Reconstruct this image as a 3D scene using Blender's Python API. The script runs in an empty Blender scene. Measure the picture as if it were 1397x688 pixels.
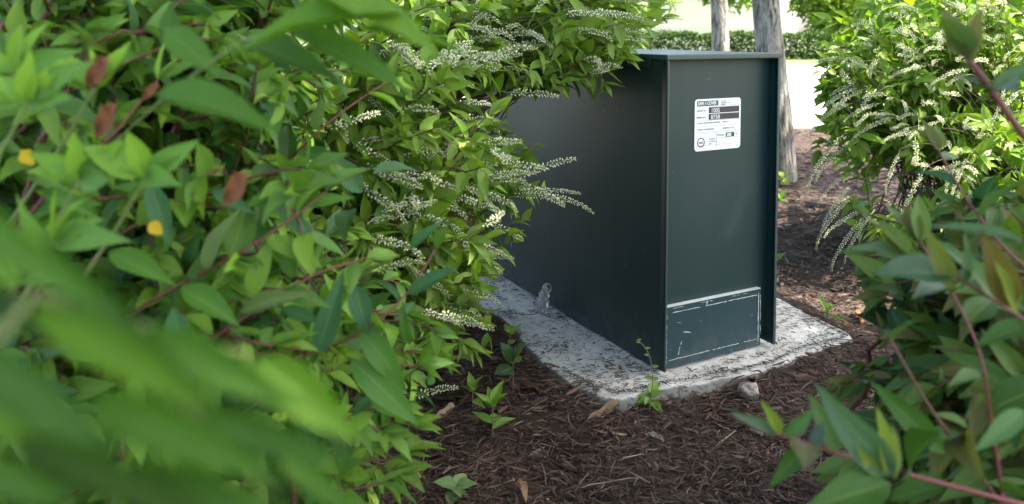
import bpy, bmesh, math, random
import numpy as np
from mathutils import Vector, Matrix, noise as mnoise
R = math.radians
rng = np.random.default_rng(11)
random.seed(11)
S = bpy.context.scene
COL = S.collection

# ------------------------------------------------------------------ camera, sky, sun, exposure
F, CX, PPY, PITCH, CAMZ = 1060.0, 698.5, 101.6, R(3.0), 0.85
cd = bpy.data.cameras.new('camera'); cam = bpy.data.objects.new('camera', cd); COL.objects.link(cam)
cam.location = (0, 0, CAMZ); cam.rotation_euler = (R(90) - PITCH, 0, 0)
cd.sensor_width = 36; cd.lens = F / 1397 * 36
cd.shift_y = -(344 - PPY) / 1397
cd.clip_start = 0.02; cd.clip_end = 3000
cd.dof.use_dof = True; cd.dof.focus_distance = 1.85; cd.dof.aperture_fstop = 5.6
S.camera = cam
SUN_EL, SUN_AZ = R(58), (0.97, -0.18)          # direction towards the sun on the ground plane
w = bpy.data.worlds.new('World'); S.world = w; w.use_nodes = True
nt = w.node_tree; sky = nt.nodes.new('ShaderNodeTexSky'); sky.sky_type = 'NISHITA'; sky.sun_disc = False
sky.sun_elevation = SUN_EL; sky.sun_rotation = math.atan2(SUN_AZ[0], SUN_AZ[1])
sky.air_density = .8; sky.dust_density = 3.0; sky.ozone_density = .4
nt.links.new(sky.outputs[0], nt.nodes['Background'].inputs[0]); nt.nodes['Background'].inputs[1].default_value = 0.15
sd = bpy.data.lights.new('sun', 'SUN'); sd.energy = 4.0; sd.angle = R(0.5); sd.color = (1, .95, .86)
sun = bpy.data.objects.new('sun', sd); COL.objects.link(sun)
a = Vector((SUN_AZ[0], SUN_AZ[1], 0)).normalized() * math.cos(SUN_EL) + Vector((0, 0, math.sin(SUN_EL)))
sun.rotation_euler = a.to_track_quat('Z', 'Y').to_euler(); sun.location = (6, -4, 12)
S.view_settings.view_transform = 'Standard'; S.view_settings.look = 'None'
S.view_settings.exposure = 2.6
S.view_settings.use_white_balance = True; S.view_settings.white_balance_temperature = 7000; S.view_settings.white_balance_tint = 8; S.view_settings.gamma = 1
S.cycles.use_denoising = True
S.cycles.max_bounces = 8; S.cycles.transparent_max_bounces = 8

# ------------------------------------------------------------------ helpers
FWD = np.array([0, math.cos(PITCH), -math.sin(PITCH)]); UPV = np.array([0, math.sin(PITCH), math.cos(PITCH)])
CAM = np.array([0, 0, CAMZ])
def W(px, py, d):                      # photo pixel at distance d -> world point
    return CAM + d * (FWD + np.array([(px - CX) / F, 0, 0]) - UPV * (py - PPY) / F)
def G(px, py, z=0.0):                  # photo pixel -> point on the level z
    r = FWD + np.array([(px - CX) / F, 0, 0]) - UPV * (py - PPY) / F
    return CAM + r * ((z - CAMZ) / r[2])
def PX(p):
    q = np.asarray(p) - CAM; d = q @ FWD
    return CX + F * q[..., 0] / d, PPY - F * (q @ UPV) / d, d
def nrm(v):
    v = np.asarray(v, float); return v / (np.linalg.norm(v) + 1e-9)
def fbm(p, s=1.0, o=4): return mnoise.fractal(Vector(p) * s, 1.0, 2.0, o)

def mesh_np(name, V, quads=None, tris=None, mat=None, col=None, uv=None, smooth=False):
    me = bpy.data.meshes.new(name)
    faces = []
    V = np.asarray(V, np.float32)
    nq = 0 if quads is None else len(quads); n3 = 0 if tris is None else len(tris)
    idx = np.concatenate([np.asarray(quads, np.int32).ravel() if nq else np.zeros(0, np.int32),
                          np.asarray(tris, np.int32).ravel() if n3 else np.zeros(0, np.int32)])
    me.vertices.add(len(V)); me.vertices.foreach_set('co', V.ravel())
    me.loops.add(len(idx)); me.loops.foreach_set('vertex_index', idx)
    me.polygons.add(nq + n3)
    st = np.concatenate([np.arange(nq) * 4, nq * 4 + np.arange(n3) * 3]).astype(np.int32)
    me.polygons.foreach_set('loop_start', st)
    if smooth: me.polygons.foreach_set('use_smooth', np.ones(nq + n3, bool))
    if col is not None:
        at = me.attributes.new('tint', 'FLOAT_COLOR', 'POINT')
        c = np.ones((len(V), 4), np.float32); c[:, :3] = col
        at.data.foreach_set('color', c.ravel())
    if uv is not None:
        ul = me.uv_layers.new(name='UVMap'); ul.data.foreach_set('uv', np.asarray(uv, np.float32)[idx].ravel())
    me.update(calc_edges=True); me.validate()
    if mat: me.materials.append(mat)
    return me
def link(name, me, parent=None, loc=None, M=None):
    o = bpy.data.objects.new(name, me); COL.objects.link(o)
    if parent is not None: o.parent = parent
    if M is not None: o.matrix_basis = Matrix(M.tolist() if isinstance(M, np.ndarray) else M)
    elif loc is not None: o.location = loc
    return o
def tag(o, label=None, cat=None, group=None, kind=None):
    if label: o['label'] = label
    if cat: o['category'] = cat
    if group: o['group'] = group
    if kind: o['kind'] = kind
    return o
def empty(name, loc, rz=0, label=None, cat=None, group=None):
    o = bpy.data.objects.new(name, None); COL.objects.link(o); o.location = [float(x) for x in loc]
    o.rotation_euler = (0, 0, rz); o.empty_display_size = .05
    return tag(o, label, cat, group)
def bm_obj(name, bm, mat, parent=None, smooth=False):
    me = bpy.data.meshes.new(name); bm.normal_update(); bm.to_mesh(me); bm.free(); me.materials.append(mat)
    if smooth: me.polygons.foreach_set('use_smooth', np.ones(len(me.polygons), bool))
    return link(name, me, parent)
def box_bm(x0, x1, y0, y1, z0, z1, bev=0.0, seg=2, bm=None):
    b = bmesh.new()
    bmesh.ops.create_cube(b, size=1)
    for v in b.verts: v.co = ((x0 + x1) / 2 + v.co.x * (x1 - x0), (y0 + y1) / 2 + v.co.y * (y1 - y0), (z0 + z1) / 2 + v.co.z * (z1 - z0))
    if bev: bmesh.ops.bevel(b, geom=b.edges[:], offset=bev, segments=seg, affect='EDGES', profile=.6)
    if bm is None: return b
    me = bpy.data.meshes.new('tmp'); b.to_mesh(me); b.free(); bm.from_mesh(me); bpy.data.meshes.remove(me); return bm
def tube(P, r, n=6):
    P = np.asarray(P, float); k = len(P); r = np.broadcast_to(r, (k,))
    T = np.gradient(P, axis=0); T /= np.linalg.norm(T, axis=1)[:, None] + 1e-9
    ref = np.array([0.31, 0.2, 0.93]) if abs(T[0] @ nrm([.31, .2, .93])) < .9 else np.array([1., 0, 0])
    V = []; a = ref
    for i in range(k):
        a = nrm(a - T[i] * (a @ T[i])); b = np.cross(T[i], a)
        th = np.arange(n) * 2 * math.pi / n
        V.append(P[i] + r[i] * (np.cos(th)[:, None] * a + np.sin(th)[:, None] * b))
    V = np.concatenate(V); Q = []
    for i in range(k - 1):
        for j in range(n):
            Q.append((i * n + j, i * n + (j + 1) % n, (i + 1) * n + (j + 1) % n, (i + 1) * n + j))
    V = np.vstack([V, P[0], P[-1]]); b0 = k * n; Tn = []
    for j in range(n):
        Tn.append((b0, (j + 1) % n, j)); Tn.append((b0 + 1, (k - 1) * n + j, (k - 1) * n + (j + 1) % n))
    return V, np.array(Q), np.array(Tn)
class Acc:                                # collects pieces for one joined mesh
    def __init__(s): s.V, s.Q, s.T, s.C, s.U, s.n = [], [], [], [], [], 0
    def add(s, V, Q=None, T=None, col=(1, 1, 1), uv=None):
        s.V.append(V)
        if Q is not None and len(Q): s.Q.append(np.asarray(Q) + s.n)
        if T is not None and len(T): s.T.append(np.asarray(T) + s.n)
        s.C.append(np.broadcast_to(np.asarray(col, float), (len(V), 3))); s.U.append(np.zeros((len(V), 2)) if uv is None else uv); s.n += len(V)
    def mesh(s, name, mat, smooth=False):
        return mesh_np(name, np.concatenate(s.V), np.concatenate(s.Q) if s.Q else None, np.concatenate(s.T) if s.T else None,
                       mat, np.concatenate(s.C), np.concatenate(s.U), smooth)
def bez(p0, p1, p2, p3, n):
    t = np.linspace(0, 1, n)[:, None]
    return (1-t)**3*p0 + 3*(1-t)**2*t*p1 + 3*(1-t)*t*t*p2 + t**3*p3

# ------------------------------------------------------------------ materials
class N:
    def __init__(s, name):
        s.m = bpy.data.materials.new(name); s.m.use_nodes = True; s.t = s.m.node_tree
        s.b = s.t.nodes['Principled BSDF']; s.out = s.t.nodes['Material Output']
    def n(s, typ, **kw):
        nd = s.t.nodes.new('ShaderNode' + typ)
        for k, v in kw.items():
            if k in nd.inputs: nd.inputs[k].default_value = v
            else: setattr(nd, k, v)
        return nd
    def l(s, a, b): s.t.links.new(a, b)
    def noise(s, scale, detail=4, rough=.55, co=None, dist=0.0):
        nd = s.n('TexNoise', Scale=scale, Detail=detail, Roughness=rough, Distortion=dist)
        s.l(co if co is not None else s.co(), nd.inputs['Vector']); return nd.outputs['Fac']
    def co(s):
        if not hasattr(s, '_co'): s._co = s.n('TexCoord').outputs['Object']
        return s._co
    def ramp(s, fac, stops):
        nd = s.n('ValToRGB'); e = nd.color_ramp.elements
        while len(e) < len(stops): e.new(.5)
        for el, (p, c) in zip(e, stops): el.position = p; el.color = (*c, 1) if len(c) == 3 else c
        s.l(fac, nd.inputs[0]); return nd.outputs[0]
    def mix(s, fac, a, b, mode='MIX'):
        nd = s.n('Mix', data_type='RGBA', blend_type=mode)
        for k, v in ((0, fac), (6, a), (7, b)):
            if hasattr(v, 'links') or hasattr(v, 'is_linked'): s.l(v, nd.inputs[k])
            else: nd.inputs[k].default_value = v if k == 0 else (*v, 1)
        return nd.outputs[2]
    def math(s, op, a, b=0.0, c=None):
        nd = s.n('Math', operation=op)
        for i, v in enumerate((a, b, c)):
            if v is None: continue
            if hasattr(v, 'is_linked'): s.l(v, nd.inputs[i])
            else: nd.inputs[i].default_value = v
        return nd.outputs[0]
    def bump(s, h, strength=.3, dist=.01, base=None):
        nd = s.n('Bump', Strength=strength, Distance=dist); s.l(h, nd.inputs['Height'])
        if base is not None: s.l(base, nd.inputs['Normal'])
        return nd.outputs[0]
    def set(s, **kw):
        for k, v in kw.items():
            k = k.replace('_', ' ')
            if hasattr(v, 'is_linked'): s.l(v, s.b.inputs[k])
            else: s.b.inputs[k].default_value = v if not isinstance(v, tuple) or len(v) == 4 else (*v, 1)
        return s.m

def leaf_material(name, transl=.30, rough=.42, under=1.35, tc_=(1.5, 1.7, .35)):
    m = N(name)
    tint = m.n('Attribute', attribute_name='tint').outputs['Color']
    uv = m.n('UVMap').outputs[0]; sp = m.n('SeparateXYZ'); m.l(uv, sp.inputs[0])
    au = m.math('ABSOLUTE', m.math('SUBTRACT', sp.outputs[0], .5))
    rib = m.math('SUBTRACT', 1.0, m.math('MINIMUM', m.math('MULTIPLY', au, 22.0), 1.0))
    ph = m.math('MULTIPLY', m.math('SUBTRACT', sp.outputs[1], m.math('MULTIPLY', au, .55)), 58.0)
    wv = m.math('POWER', m.math('ABSOLUTE', m.math('SINE', ph)), 6.0)
    side = m.math('SUBTRACT', 1.0, m.math('MINIMUM', m.math('MULTIPLY', m.math('ABSOLUTE', m.math('SUBTRACT', wv, 1.0)), 1.6), 1.0))
    vein = m.math('MAXIMUM', rib, m.math('MULTIPLY', side, .35))
    nz = m.noise(55, 3); nz2 = m.noise(9, 2)
    oi = m.n('ObjectInfo').outputs['Random']
    hsv = m.n('HueSaturation'); m.l(tint, hsv.inputs['Color'])
    m.l(m.math('ADD', .75, m.math('MULTIPLY', m.math('ADD', nz, m.math('MULTIPLY', oi, .5)), .36)), hsv.inputs['Value'])
    m.l(m.math('ADD', .485, m.math('MULTIPLY', nz2, .03)), hsv.inputs['Hue'])
    c = m.mix(m.math('MULTIPLY', vein, .35), hsv.outputs[0], (.22, .30, .10))
    spot = m.ramp(m.math('ADD', m.noise(38, 3, .6), m.math('MULTIPLY', oi, .10)), [(.70, (0, 0, 0)), (.74, (1, 1, 1))])
    c = m.mix(m.math('MULTIPLY', spot, .55), c, (.12, .08, .025))
    bf = m.n('NewGeometry').outputs['Backfacing']
    c2 = m.mix(m.math('MULTIPLY', bf, .28), c, (.14, .21, .09))
    hgt = m.math('ADD', m.math('MULTIPLY', vein, -.6), m.math('MULTIPLY', nz, .5))
    nm = m.bump(hgt, .35, .002)
    m.set(Base_Color=c2, Roughness=rough, Normal=nm); m.b.inputs['Specular IOR Level'].default_value = .22
    tr = m.n('BsdfTranslucent'); tc = m.mix(1.0, c, tc_, 'MULTIPLY'); m.l(tc, tr.inputs['Color'])
    mx = m.n('MixShader'); mx.inputs[0].default_value = transl
    m.l(m.b.outputs[0], mx.inputs[1]); m.l(tr.outputs[0], mx.inputs[2]); m.l(mx.outputs[0], m.out.inputs[0])
    return m.m
M_LEAF = leaf_material('shrub_leaf')
M_LEAF2 = leaf_material('dark_shrub_leaf', .28, .44, 1.3, (1.45, 1.7, .35))
M_TREELEAF = leaf_material('tree_leaf', .3, .5)
def tint_mat(name, rough=.7, bump=.3, scale=60, transl=0.0, var=.35):
    m = N(name); tint = m.n('Attribute', attribute_name='tint').outputs['Color']
    nz = m.noise(scale, 4)
    hsv = m.n('HueSaturation'); m.l(tint, hsv.inputs['Color'])
    m.l(m.math('ADD', 1 - var / 2, m.math('MULTIPLY', nz, var)), hsv.inputs['Value'])
    m.set(Base_Color=hsv.outputs[0], Roughness=rough, Normal=m.bump(nz, bump, .003))
    if transl:
        tr = m.n('BsdfTranslucent'); m.l(hsv.outputs[0], tr.inputs['Color']); mx = m.n('MixShader'); mx.inputs[0].default_value = transl
        m.l(m.b.outputs[0], mx.inputs[1]); m.l(tr.outputs[0], mx.inputs[2]); m.l(mx.outputs[0], m.out.inputs[0])
    return m.m
M_STEM = tint_mat('stem_bark', .55, .3, 90)
M_FLOWER = tint_mat('white_petals', .6, .1, 40, .25, .15)
M_CHIP = tint_mat('shredded_bark', .85, .6, 120, 0, .8)
M_DRY = tint_mat('dry_leaf', .8, .5, 60, .1, .6)

def paint(name, base, rough, sc=1.0):
    m = N(name)
    d = m.noise(3.0, 5, .6); f = m.noise(220, 2); big = m.noise(1.6, 2)
    st = m.n('Mapping'); m.l(m.co(), st.inputs[0]); st.inputs['Scale'].default_value = (22, 22, 1.2)
    streak = m.noise(1.0, 4, .6, st.outputs[0])
    dust = m.math('MULTIPLY', m.ramp(m.math('ADD', m.math('MULTIPLY', d, .6), m.math('MULTIPLY', streak, .4)), [(.45, (0, 0, 0)), (.8, (1, 1, 1))]), .10)
    sx = m.n('SeparateXYZ'); m.l(m.co(), sx.inputs[0])
    low = m.math('MULTIPLY', m.math('MAXIMUM', m.math('SUBTRACT', 1.0, m.math('DIVIDE', sx.outputs[2], .11)), 0.0), m.ramp(m.noise(30, 5, .7), [(.42, (0, 0, 0)), (.62, (1, 1, 1))]))
    dust = m.math('ADD', dust, m.math('MULTIPLY', low, .30))
    c = m.mix(dust, base, (.12, .120, .105))
    sp = m.noise(75, 2, .5); spk = m.ramp(sp, [(.73, (0, 0, 0)), (.78, (1, 1, 1))])
    c = m.mix(m.math('MULTIPLY', spk, .25), c, (.2, .2, .18))
    m.set(Base_Color=c, Roughness=m.math('ADD', rough, m.math('MULTIPLY', d, .16)),
          Normal=m.bump(f, .06, .001, m.bump(big, .5, .012)))
    m.b.inputs['Specular IOR Level'].default_value = .38
    return m.m
M_PAINT = paint('dark_green_paint', (.009, .030, .030), .36)
M_PAINT2 = paint('faded_green_paint', (.016, .045, .050), .38)
M_EDGE = paint('edge_highlight_paint', (.040, .062, .060), .30)  # paler green paints in the edge highlight and the roof's sky reflection
def flat(name, c, rough=.5, metal=0.0):
    m = N(name); nz = m.noise(90, 3)
    cc = m.mix(m.math('MULTIPLY', nz, .25), c, tuple(x * .75 for x in c))
    m.set(Base_Color=cc, Roughness=rough, Metallic=metal); return m.m
M_WORN = flat('worn_pale_paint', (.55, .58, .57), .6)
M_LABEL = flat('white_label', (.78, .78, .78), .35)
M_INK = flat('black_ink', (.025, .025, .03), .4)
M_FOIL = flat('crumpled_foil', (.42, .42, .42), .40, .5)
M_DARK = flat('box_interior', (.012, .014, .014), .8)

def concrete():
    m = N('weathered_concrete')
    big = m.noise(7, 6, .65); mid = m.noise(38, 6, .7); fine = m.noise(230, 4, .7)
    st = m.n('Mapping'); m.l(m.co(), st.inputs[0]); st.inputs['Scale'].default_value = (1, 2.2, 1); st.inputs['Rotation'].default_value = (0, 0, .5)
    pit = m.noise(62, 5, .72, st.outputs[0], .8)
    c = m.ramp(big, [(.25, (.40, .39, .37)), (.5, (.59, .58, .555)), (.75, (.68, .67, .64))])
    c = m.mix(m.math('MULTIPLY', m.ramp(mid, [(.35, (1, 1, 1)), (.6, (0, 0, 0))]), .45), c, (.32, .31, .285))
    zone = m.noise(5.5, 3, .6)
    k = m.math('ADD', m.math('MULTIPLY', pit, .62), m.math('MULTIPLY', zone, .38))
    hole = m.ramp(k, [(.425, (1, 1, 1)), (.462, (0, 0, 0))])
    c = m.mix(m.math('MULTIPLY', hole, .85), c, (.060, .048, .040))
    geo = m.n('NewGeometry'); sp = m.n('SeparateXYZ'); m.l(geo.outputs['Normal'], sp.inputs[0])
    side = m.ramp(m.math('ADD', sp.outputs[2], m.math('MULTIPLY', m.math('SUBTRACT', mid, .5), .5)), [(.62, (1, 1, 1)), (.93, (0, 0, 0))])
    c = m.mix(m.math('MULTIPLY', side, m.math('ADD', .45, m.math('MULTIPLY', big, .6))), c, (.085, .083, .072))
    h = m.math('ADD', m.math('MULTIPLY', fine, .35), m.math('ADD', m.math('MULTIPLY', mid, .6), m.math('MULTIPLY', hole, -.7)))
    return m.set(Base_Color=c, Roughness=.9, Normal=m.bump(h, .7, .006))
M_CONC = concrete()
def simple_noise(name, c0, c1, scale, rough=.9, bump=.4, bd=.01, det=6):
    m = N(name); nz = m.noise(scale, det, .65)
    return m.set(Base_Color=m.ramp(nz, [(.3, c0), (.7, c1)]), Roughness=rough, Normal=m.bump(nz, bump, bd))
M_ROAD = simple_noise('pale_concrete', (.42, .41, .39), (.55, .54, .51), 6)
M_CURB = simple_noise('curb_concrete', (.34, .34, .33), (.46, .46, .45), 14)
M_LAWN = simple_noise('lawn', (.06, .10, .02), (.12, .17, .04), 4)
M_SOIL = simple_noise('mulch_soil', (.018, .011, .009), (.06, .036, .028), 70, .95, 1.0, .01, 8)
M_STONE = simple_noise('pale_stone', (.20, .17, .15), (.38, .33, .29), 60, .9, .6, .004)
M_WALL = simple_noise('cream_stucco', (.70, .67, .60), (.78, .75, .68), 10, .85, .1, .005)
M_ROOF = simple_noise('grey_shingle', (.12, .12, .12), (.2, .2, .2), 8)
M_GLASS = flat('window_glass', (.05, .06, .07), .08)
def bark():
    m = N('grey_bark')
    mp = m.n('Mapping'); m.l(m.co(), mp.inputs[0]); mp.inputs['Scale'].default_value = (1, 1, .16)
    r1 = m.noise(42, 7, .68, mp.outputs[0], .6); r2 = m.noise(9, 5, .6); r3 = m.noise(170, 4, .6, mp.outputs[0])
    c = m.ramp(r1, [(.40, (.05, .043, .037)), (.485, (.22, .20, .18)), (.60, (.42, .395, .36))])
    c = m.mix(m.math('MULTIPLY', m.ramp(r2, [(.5, (0, 0, 0)), (.66, (1, 1, 1))]), .5), c, (.36, .36, .33))
    return m.set(Base_Color=c, Roughness=.92, Normal=m.bump(m.math('ADD', r1, m.math('MULTIPLY', r3, .4)), 1.0, .03))
M_BARK = bark()

# ------------------------------------------------------------------ setting: ground sheets
def sheet(name, x0, x1, y0, y1, z, mat):
    me = mesh_np(name, [(x0, y0, z), (x1, y0, z), (x1, y1, z), (x0, y1, z)], quads=[(0, 1, 2, 3)], mat=mat)
    return tag(link(name, me), kind='structure')
BEDY = 6.9
sheet('ground', -400, 400, -60, 900, -.16, M_LAWN)
sheet('driveway', -40, 40, BEDY + .12, 22, -.10, M_ROAD)
tag(link('lawn', mesh_np('lawn', [(-40, 22.16, -.09), (40, 22.16, -.09), (40, 60, -.09), (-40, 60, -.09)], quads=[(0, 1, 2, 3)], mat=M_LAWN)), kind='structure')
# curb: a row of kerb lengths with joints
cur = Acc()
for yy, nm in ((BEDY, 'kerb'), (22.0, 'kerb')):
    b = bmesh.new()
    for i in range(-9, 13):
        box_bm(i * 1.5 + .004, (i + 1) * 1.5 - .004, yy, yy + .12 + (.04 if yy > 10 else 0), -.16, .02 if yy < 10 else .0, .012, 2, b)
    tag(bm_obj(nm, b, M_CURB), kind='structure')

# ------------------------------------------------------------------ concrete pad
PADZ = .05
pad_px = [(846, 546), (906, 530), (960, 522), (1011, 513), (1069, 497), (1112, 478), (1170, 462), (1140, 446), (1085, 418), (1055, 403), (1000, 375), (930, 345), (800, 320), (660, 330), (560, 362), (615, 398), (660, 420), (694, 440), (715, 468), (738, 490), (774, 518), (815, 540)]
pad_pts = np.array([G(x, y, PADZ)[:2] for x, y in pad_px])
def inside(p, poly):
    x, y = p; c = False; j = len(poly) - 1
    for i in range(len(poly)):
        xi, yi = poly[i]; xj, yj = poly[j]
        if (yi > y) != (yj > y) and x < (xj - xi) * (y - yi) / (yj - yi) + xi: c = not c
        j = i
    return c
def resample(P, n, closed=True):
    Q = np.vstack([P, P[:1]]) if closed else P
    L = np.concatenate([[0], np.cumsum(np.linalg.norm(np.diff(Q, axis=0), axis=1))])
    t = np.linspace(0, L[-1], n, endpoint=not closed)
    return np.stack([np.interp(t, L, Q[:, k]) for k in range(Q.shape[1])], 1)
PAD_RIM = resample(pad_pts, 160)
def ground_h(x, y):
    h = .030 * fbm((x, y, 0), 1.6, 3) + .014 * fbm((x + 7, y, 3), 6, 3) - .004
    if -.8 < x < 1.4 and 1.2 < y < 3.2:      # banked up against the slab, higher along its left edge
        e = math.sqrt(float(np.min(np.sum((PAD_RIM - (x, y)) ** 2, 1)))); t = max(0.0, 1 - e / .16)
        top = .044 - .024 * math.exp(-((x - .36) / .22) ** 2)
        t = t * t * (3 - 2 * t); h = h * (1 - t) + (top + .012 * fbm((x, y, 8), 12, 2)) * t
    return h
def build_bed():
    xs = np.concatenate([np.linspace(-6, -1.2, 28), np.linspace(-1.15, 2.2, 170), np.linspace(2.25, 7, 28)])
    ys = np.concatenate([np.linspace(-2, .6, 14), np.linspace(.65, 3.2, 150), np.linspace(3.25, BEDY - .004, 60)])
    V = []
    for y in ys:
        for x in xs:
            n = .008 * mnoise.noise(Vector((x * 38, y * 38, 0))) + .005 * mnoise.noise(Vector((x * 90, y * 90, 5)))
            V.append((x, y, ground_h(x, y) + n - (.03 if False else 0)))
    nx = len(xs); Q = [(j * nx + i, j * nx + i + 1, (j + 1) * nx + i + 1, (j + 1) * nx + i) for j in range(len(ys) - 1) for i in range(nx - 1)]
    tag(link('mulch_bed', mesh_np('mulch_bed', V, quads=Q, mat=M_SOIL, smooth=True)), kind='structure')
build_bed()

PADC = pad_pts.mean(0)
def build_pad():
    n = 220; B = resample(pad_pts, n)
    for _ in range(3): B = (np.roll(B, 1, 0) + 2 * B + np.roll(B, -1, 0)) / 4
    rad = B - PADC; V = []; Q = []; rings = [(1.05, -.05), (1.035, -.01), (1.022, .016), (1.012, .032), (1.004, .043), (.994, .0485)] + [(s, .05) for s in np.linspace(.97, .05, 60)]
    for k, (s, z) in enumerate(rings):
        for i in range(n):
            p = PADC + rad[i] * s
            e = 1 + (.014 * fbm((p[0], p[1], 1), 12, 3) + .012 * fbm((p[0], p[1], z * 30), 40, 3) * (1 if s > 1 else .3)) * (1 if s > .9 else 0)
            p = PADC + rad[i] * s * e
            zz = z + (.003 * fbm((p[0], p[1], 2), 25, 3) + .005 * fbm((p[0], p[1], 9), 5, 2) if z > .03 else .004 * fbm((p[0], p[1], z * 20), 30, 2))
            V.append((p[0], p[1], zz))
    for k in range(len(rings) - 1):
        for i in range(n):
            Q.append((k * n + i, k * n + (i + 1) % n, (k + 1) * n + (i + 1) % n, (k + 1) * n + i))
    V.append((PADC[0], PADC[1], .05)); b = (len(rings) - 1) * n
    T = [(b + i, b + (i + 1) % n, len(V) - 1) for i in range(n)]
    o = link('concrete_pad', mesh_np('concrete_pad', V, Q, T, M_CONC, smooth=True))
    tag(o, 'rough pale concrete slab under the dark green metal box', 'slab')
build_pad()

# ------------------------------------------------------------------ the green metal box
c0 = G(905, 511, PADZ + .004)
BW, BL, BH, BRZ = .358, 1.0, .748, R(27.7)
box = empty('utility_box', c0, BRZ, 'tall dark green metal box with a white nameplate on the concrete slab', 'utility box')
REC = .030
def part(name, bm, mat, parent=box, smooth=False): return bm_obj(name, bm, mat, parent, smooth)
def sheet_panel(name, x, flip):
    # long side: a sheet slightly dished and wavy, with a front hem
    ny, nz = 60, 40; V = []; Q = []
    for s in (0, 1):
        for j in range(nz + 1):
            for i in range(ny + 1):
                yy = i / ny * BL; zz = .004 + j / nz * (BH - .018)
                e = math.sin(math.pi * i / ny) * math.sin(math.pi * j / nz)
                d = e * .0022 * math.sin(7 * i / ny + 2.2 * j / nz) + e * .0014 * fbm((yy, zz, x), 4, 2)
                if zz < .10 and yy < .06: d += (.10 - zz) * (.06 - yy) * .55 * (1 if flip < 0 else 0)
                V.append((x + flip * d * -1 + (0 if s == 0 else -flip * .004), yy, zz))
    n = (ny + 1) * (nz + 1)
    for s in (0, 1):
        for j in range(nz):
            for i in range(ny):
                q = [s * n + j * (ny + 1) + i, s * n + j * (ny + 1) + i + 1, s * n + (j + 1) * (ny + 1) + i + 1, s * n + (j + 1) * (ny + 1) + i]
                Q.append(q[::-1] if (s == 0) == (flip < 0) else q)
    rim = [j * (ny + 1) for j in range(nz + 1)]
    for a_, b_ in zip(rim[:-1], rim[1:]): Q.append((a_, b_, n + b_, n + a_) if flip < 0 else (b_, a_, n + a_, n + b_))
    return link(name, mesh_np(name, V, Q, mat=M_PAINT, smooth=False), box)
sp1 = sheet_panel('side_panel', 0.0, -1); sp2 = sheet_panel('side_panel', BW, 1)
for o in (sp1, sp2): o.data.polygons.foreach_set('use_smooth', np.ones(len(o.data.polygons), bool))
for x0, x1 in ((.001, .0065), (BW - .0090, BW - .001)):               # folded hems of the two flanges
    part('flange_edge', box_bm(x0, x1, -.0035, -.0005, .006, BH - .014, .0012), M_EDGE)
part('front_panel', box_bm(.0045, BW - .0045, REC, REC + .012, .02, BH - .0145), M_PAINT)
part('back_panel', box_bm(.0045, BW - .0045, BL - .015, BL - .003, .004, BH - .0145), M_PAINT)
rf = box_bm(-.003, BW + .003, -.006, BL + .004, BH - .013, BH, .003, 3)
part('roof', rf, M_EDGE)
part('roof_lip', box_bm(-.0055, -.0032, .055, BL, BH - .032, BH - .006, .0008), M_PAINT)
part('roof_lip', box_bm(BW + .0032, BW + .0055, .055, BL, BH - .032, BH - .006, .0008), M_PAINT)
# lower flap, a tray standing proud of the recess
fl = bmesh.new(); FX0, FX1, FZ0, FZ1 = .0075, .3235, .003, .149; FY = .0165
box_bm(FX0, FX1, FY, FY + .006, FZ0, FZ1, .0012, 2, fl)
flap = part('lower_panel', fl, M_PAINT2)
part('panel_ledge', box_bm(FX0 + .002, FX1 - .001, FY - .001, REC - .001, FZ1 + .0004, FZ1 + .0022, .0006), M_WORN, flap)
part('panel_return', box_bm(FX1 - .003, FX1 - .0005, FY + .0065, REC - .001, FZ0 + .004, FZ1 - .002), M_PAINT2, flap)
# scored and scuffed lines of worn paint on the flap
def wear():
    A = Acc(); r = np.random.default_rng(5)
    def dash(x0, z0, x1, z1, wd, cover, step=.006):
        L = math.hypot(x1 - x0, z1 - z0); n = int(L / step); d = np.array([x1 - x0, z1 - z0]) / L; q = np.array([-d[1], d[0]])
        on = 0
        for i in range(n):
            on = (r.random() < cover) if r.random() < .45 else on
            if not on: continue
            t0, t1 = i * step - .0006, (i + 1) * step + .0006; ww = wd * r.uniform(.45, 1.2); j = r.normal(0, .0003)
            P = [np.array([x0, z0]) + d * t0 + q * (j - ww / 2), np.array([x0, z0]) + d * t1 + q * (j - ww / 2), np.array([x0, z0]) + d * t1 + q * (j + ww / 2), np.array([x0, z0]) + d * t0 + q * (j + ww / 2)]
            A.add(np.array([(p[0], FY - .0004, p[1]) for p in P]), [(0, 1, 2, 3)])
    a, b, c_, d_ = FX0 + .014, FX1 - .008, FZ0 + .018, FZ1 - .014
    dash(a, d_, b, d_, .0019, .88); dash(a, c_, b, c_, .0015, .82); dash(b, c_ - .008, b, d_ + .006, .0024, .9); dash(a, c_ - .012, a, d_ + .010, .0022, .86)
    dash(a - .01, FZ1 - .004, b + .004, FZ1 - .004, .001, .35); dash(FX1 - .0012, FZ0 + .01, FX1 - .0012, FZ1 - .01, .0013, .7); dash(FX0 + .002, FZ0 + .01, FX0 + .002, FZ1 - .01, .0012, .55)
    dash(a + .05, c_ + .062, a + .075, c_ + .056, .0028, .9); dash(a + .036, c_ + .010, a + .046, c_ + .042, .0018, .8); dash(a + .034, c_ + .004, a + .037, c_ + .014, .003, .95)
    dash(a + .12, d_ - .002, a + .125, d_ + .012, .002, .9); dash(a + .02, c_ + .09, a + .045, c_ + .085, .0006, .5); dash(a + .17, c_ + .05, a + .174, c_ + .054, .001, 1)
    for _ in range(16):
        x, z, an, l = r.uniform(FX0 + .01, FX1 - .01), r.uniform(FZ0 + .006, FZ1 - .006), r.uniform(0, 6.3), r.uniform(.003, .012)
        dash(x, z, x + l * math.cos(an), z + l * math.sin(an), .0005, .7, .003)
    o = link('worn_paint', A.mesh('worn_paint', M_WORN), flap); o['kind'] = 'stuff'
wear()
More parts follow.
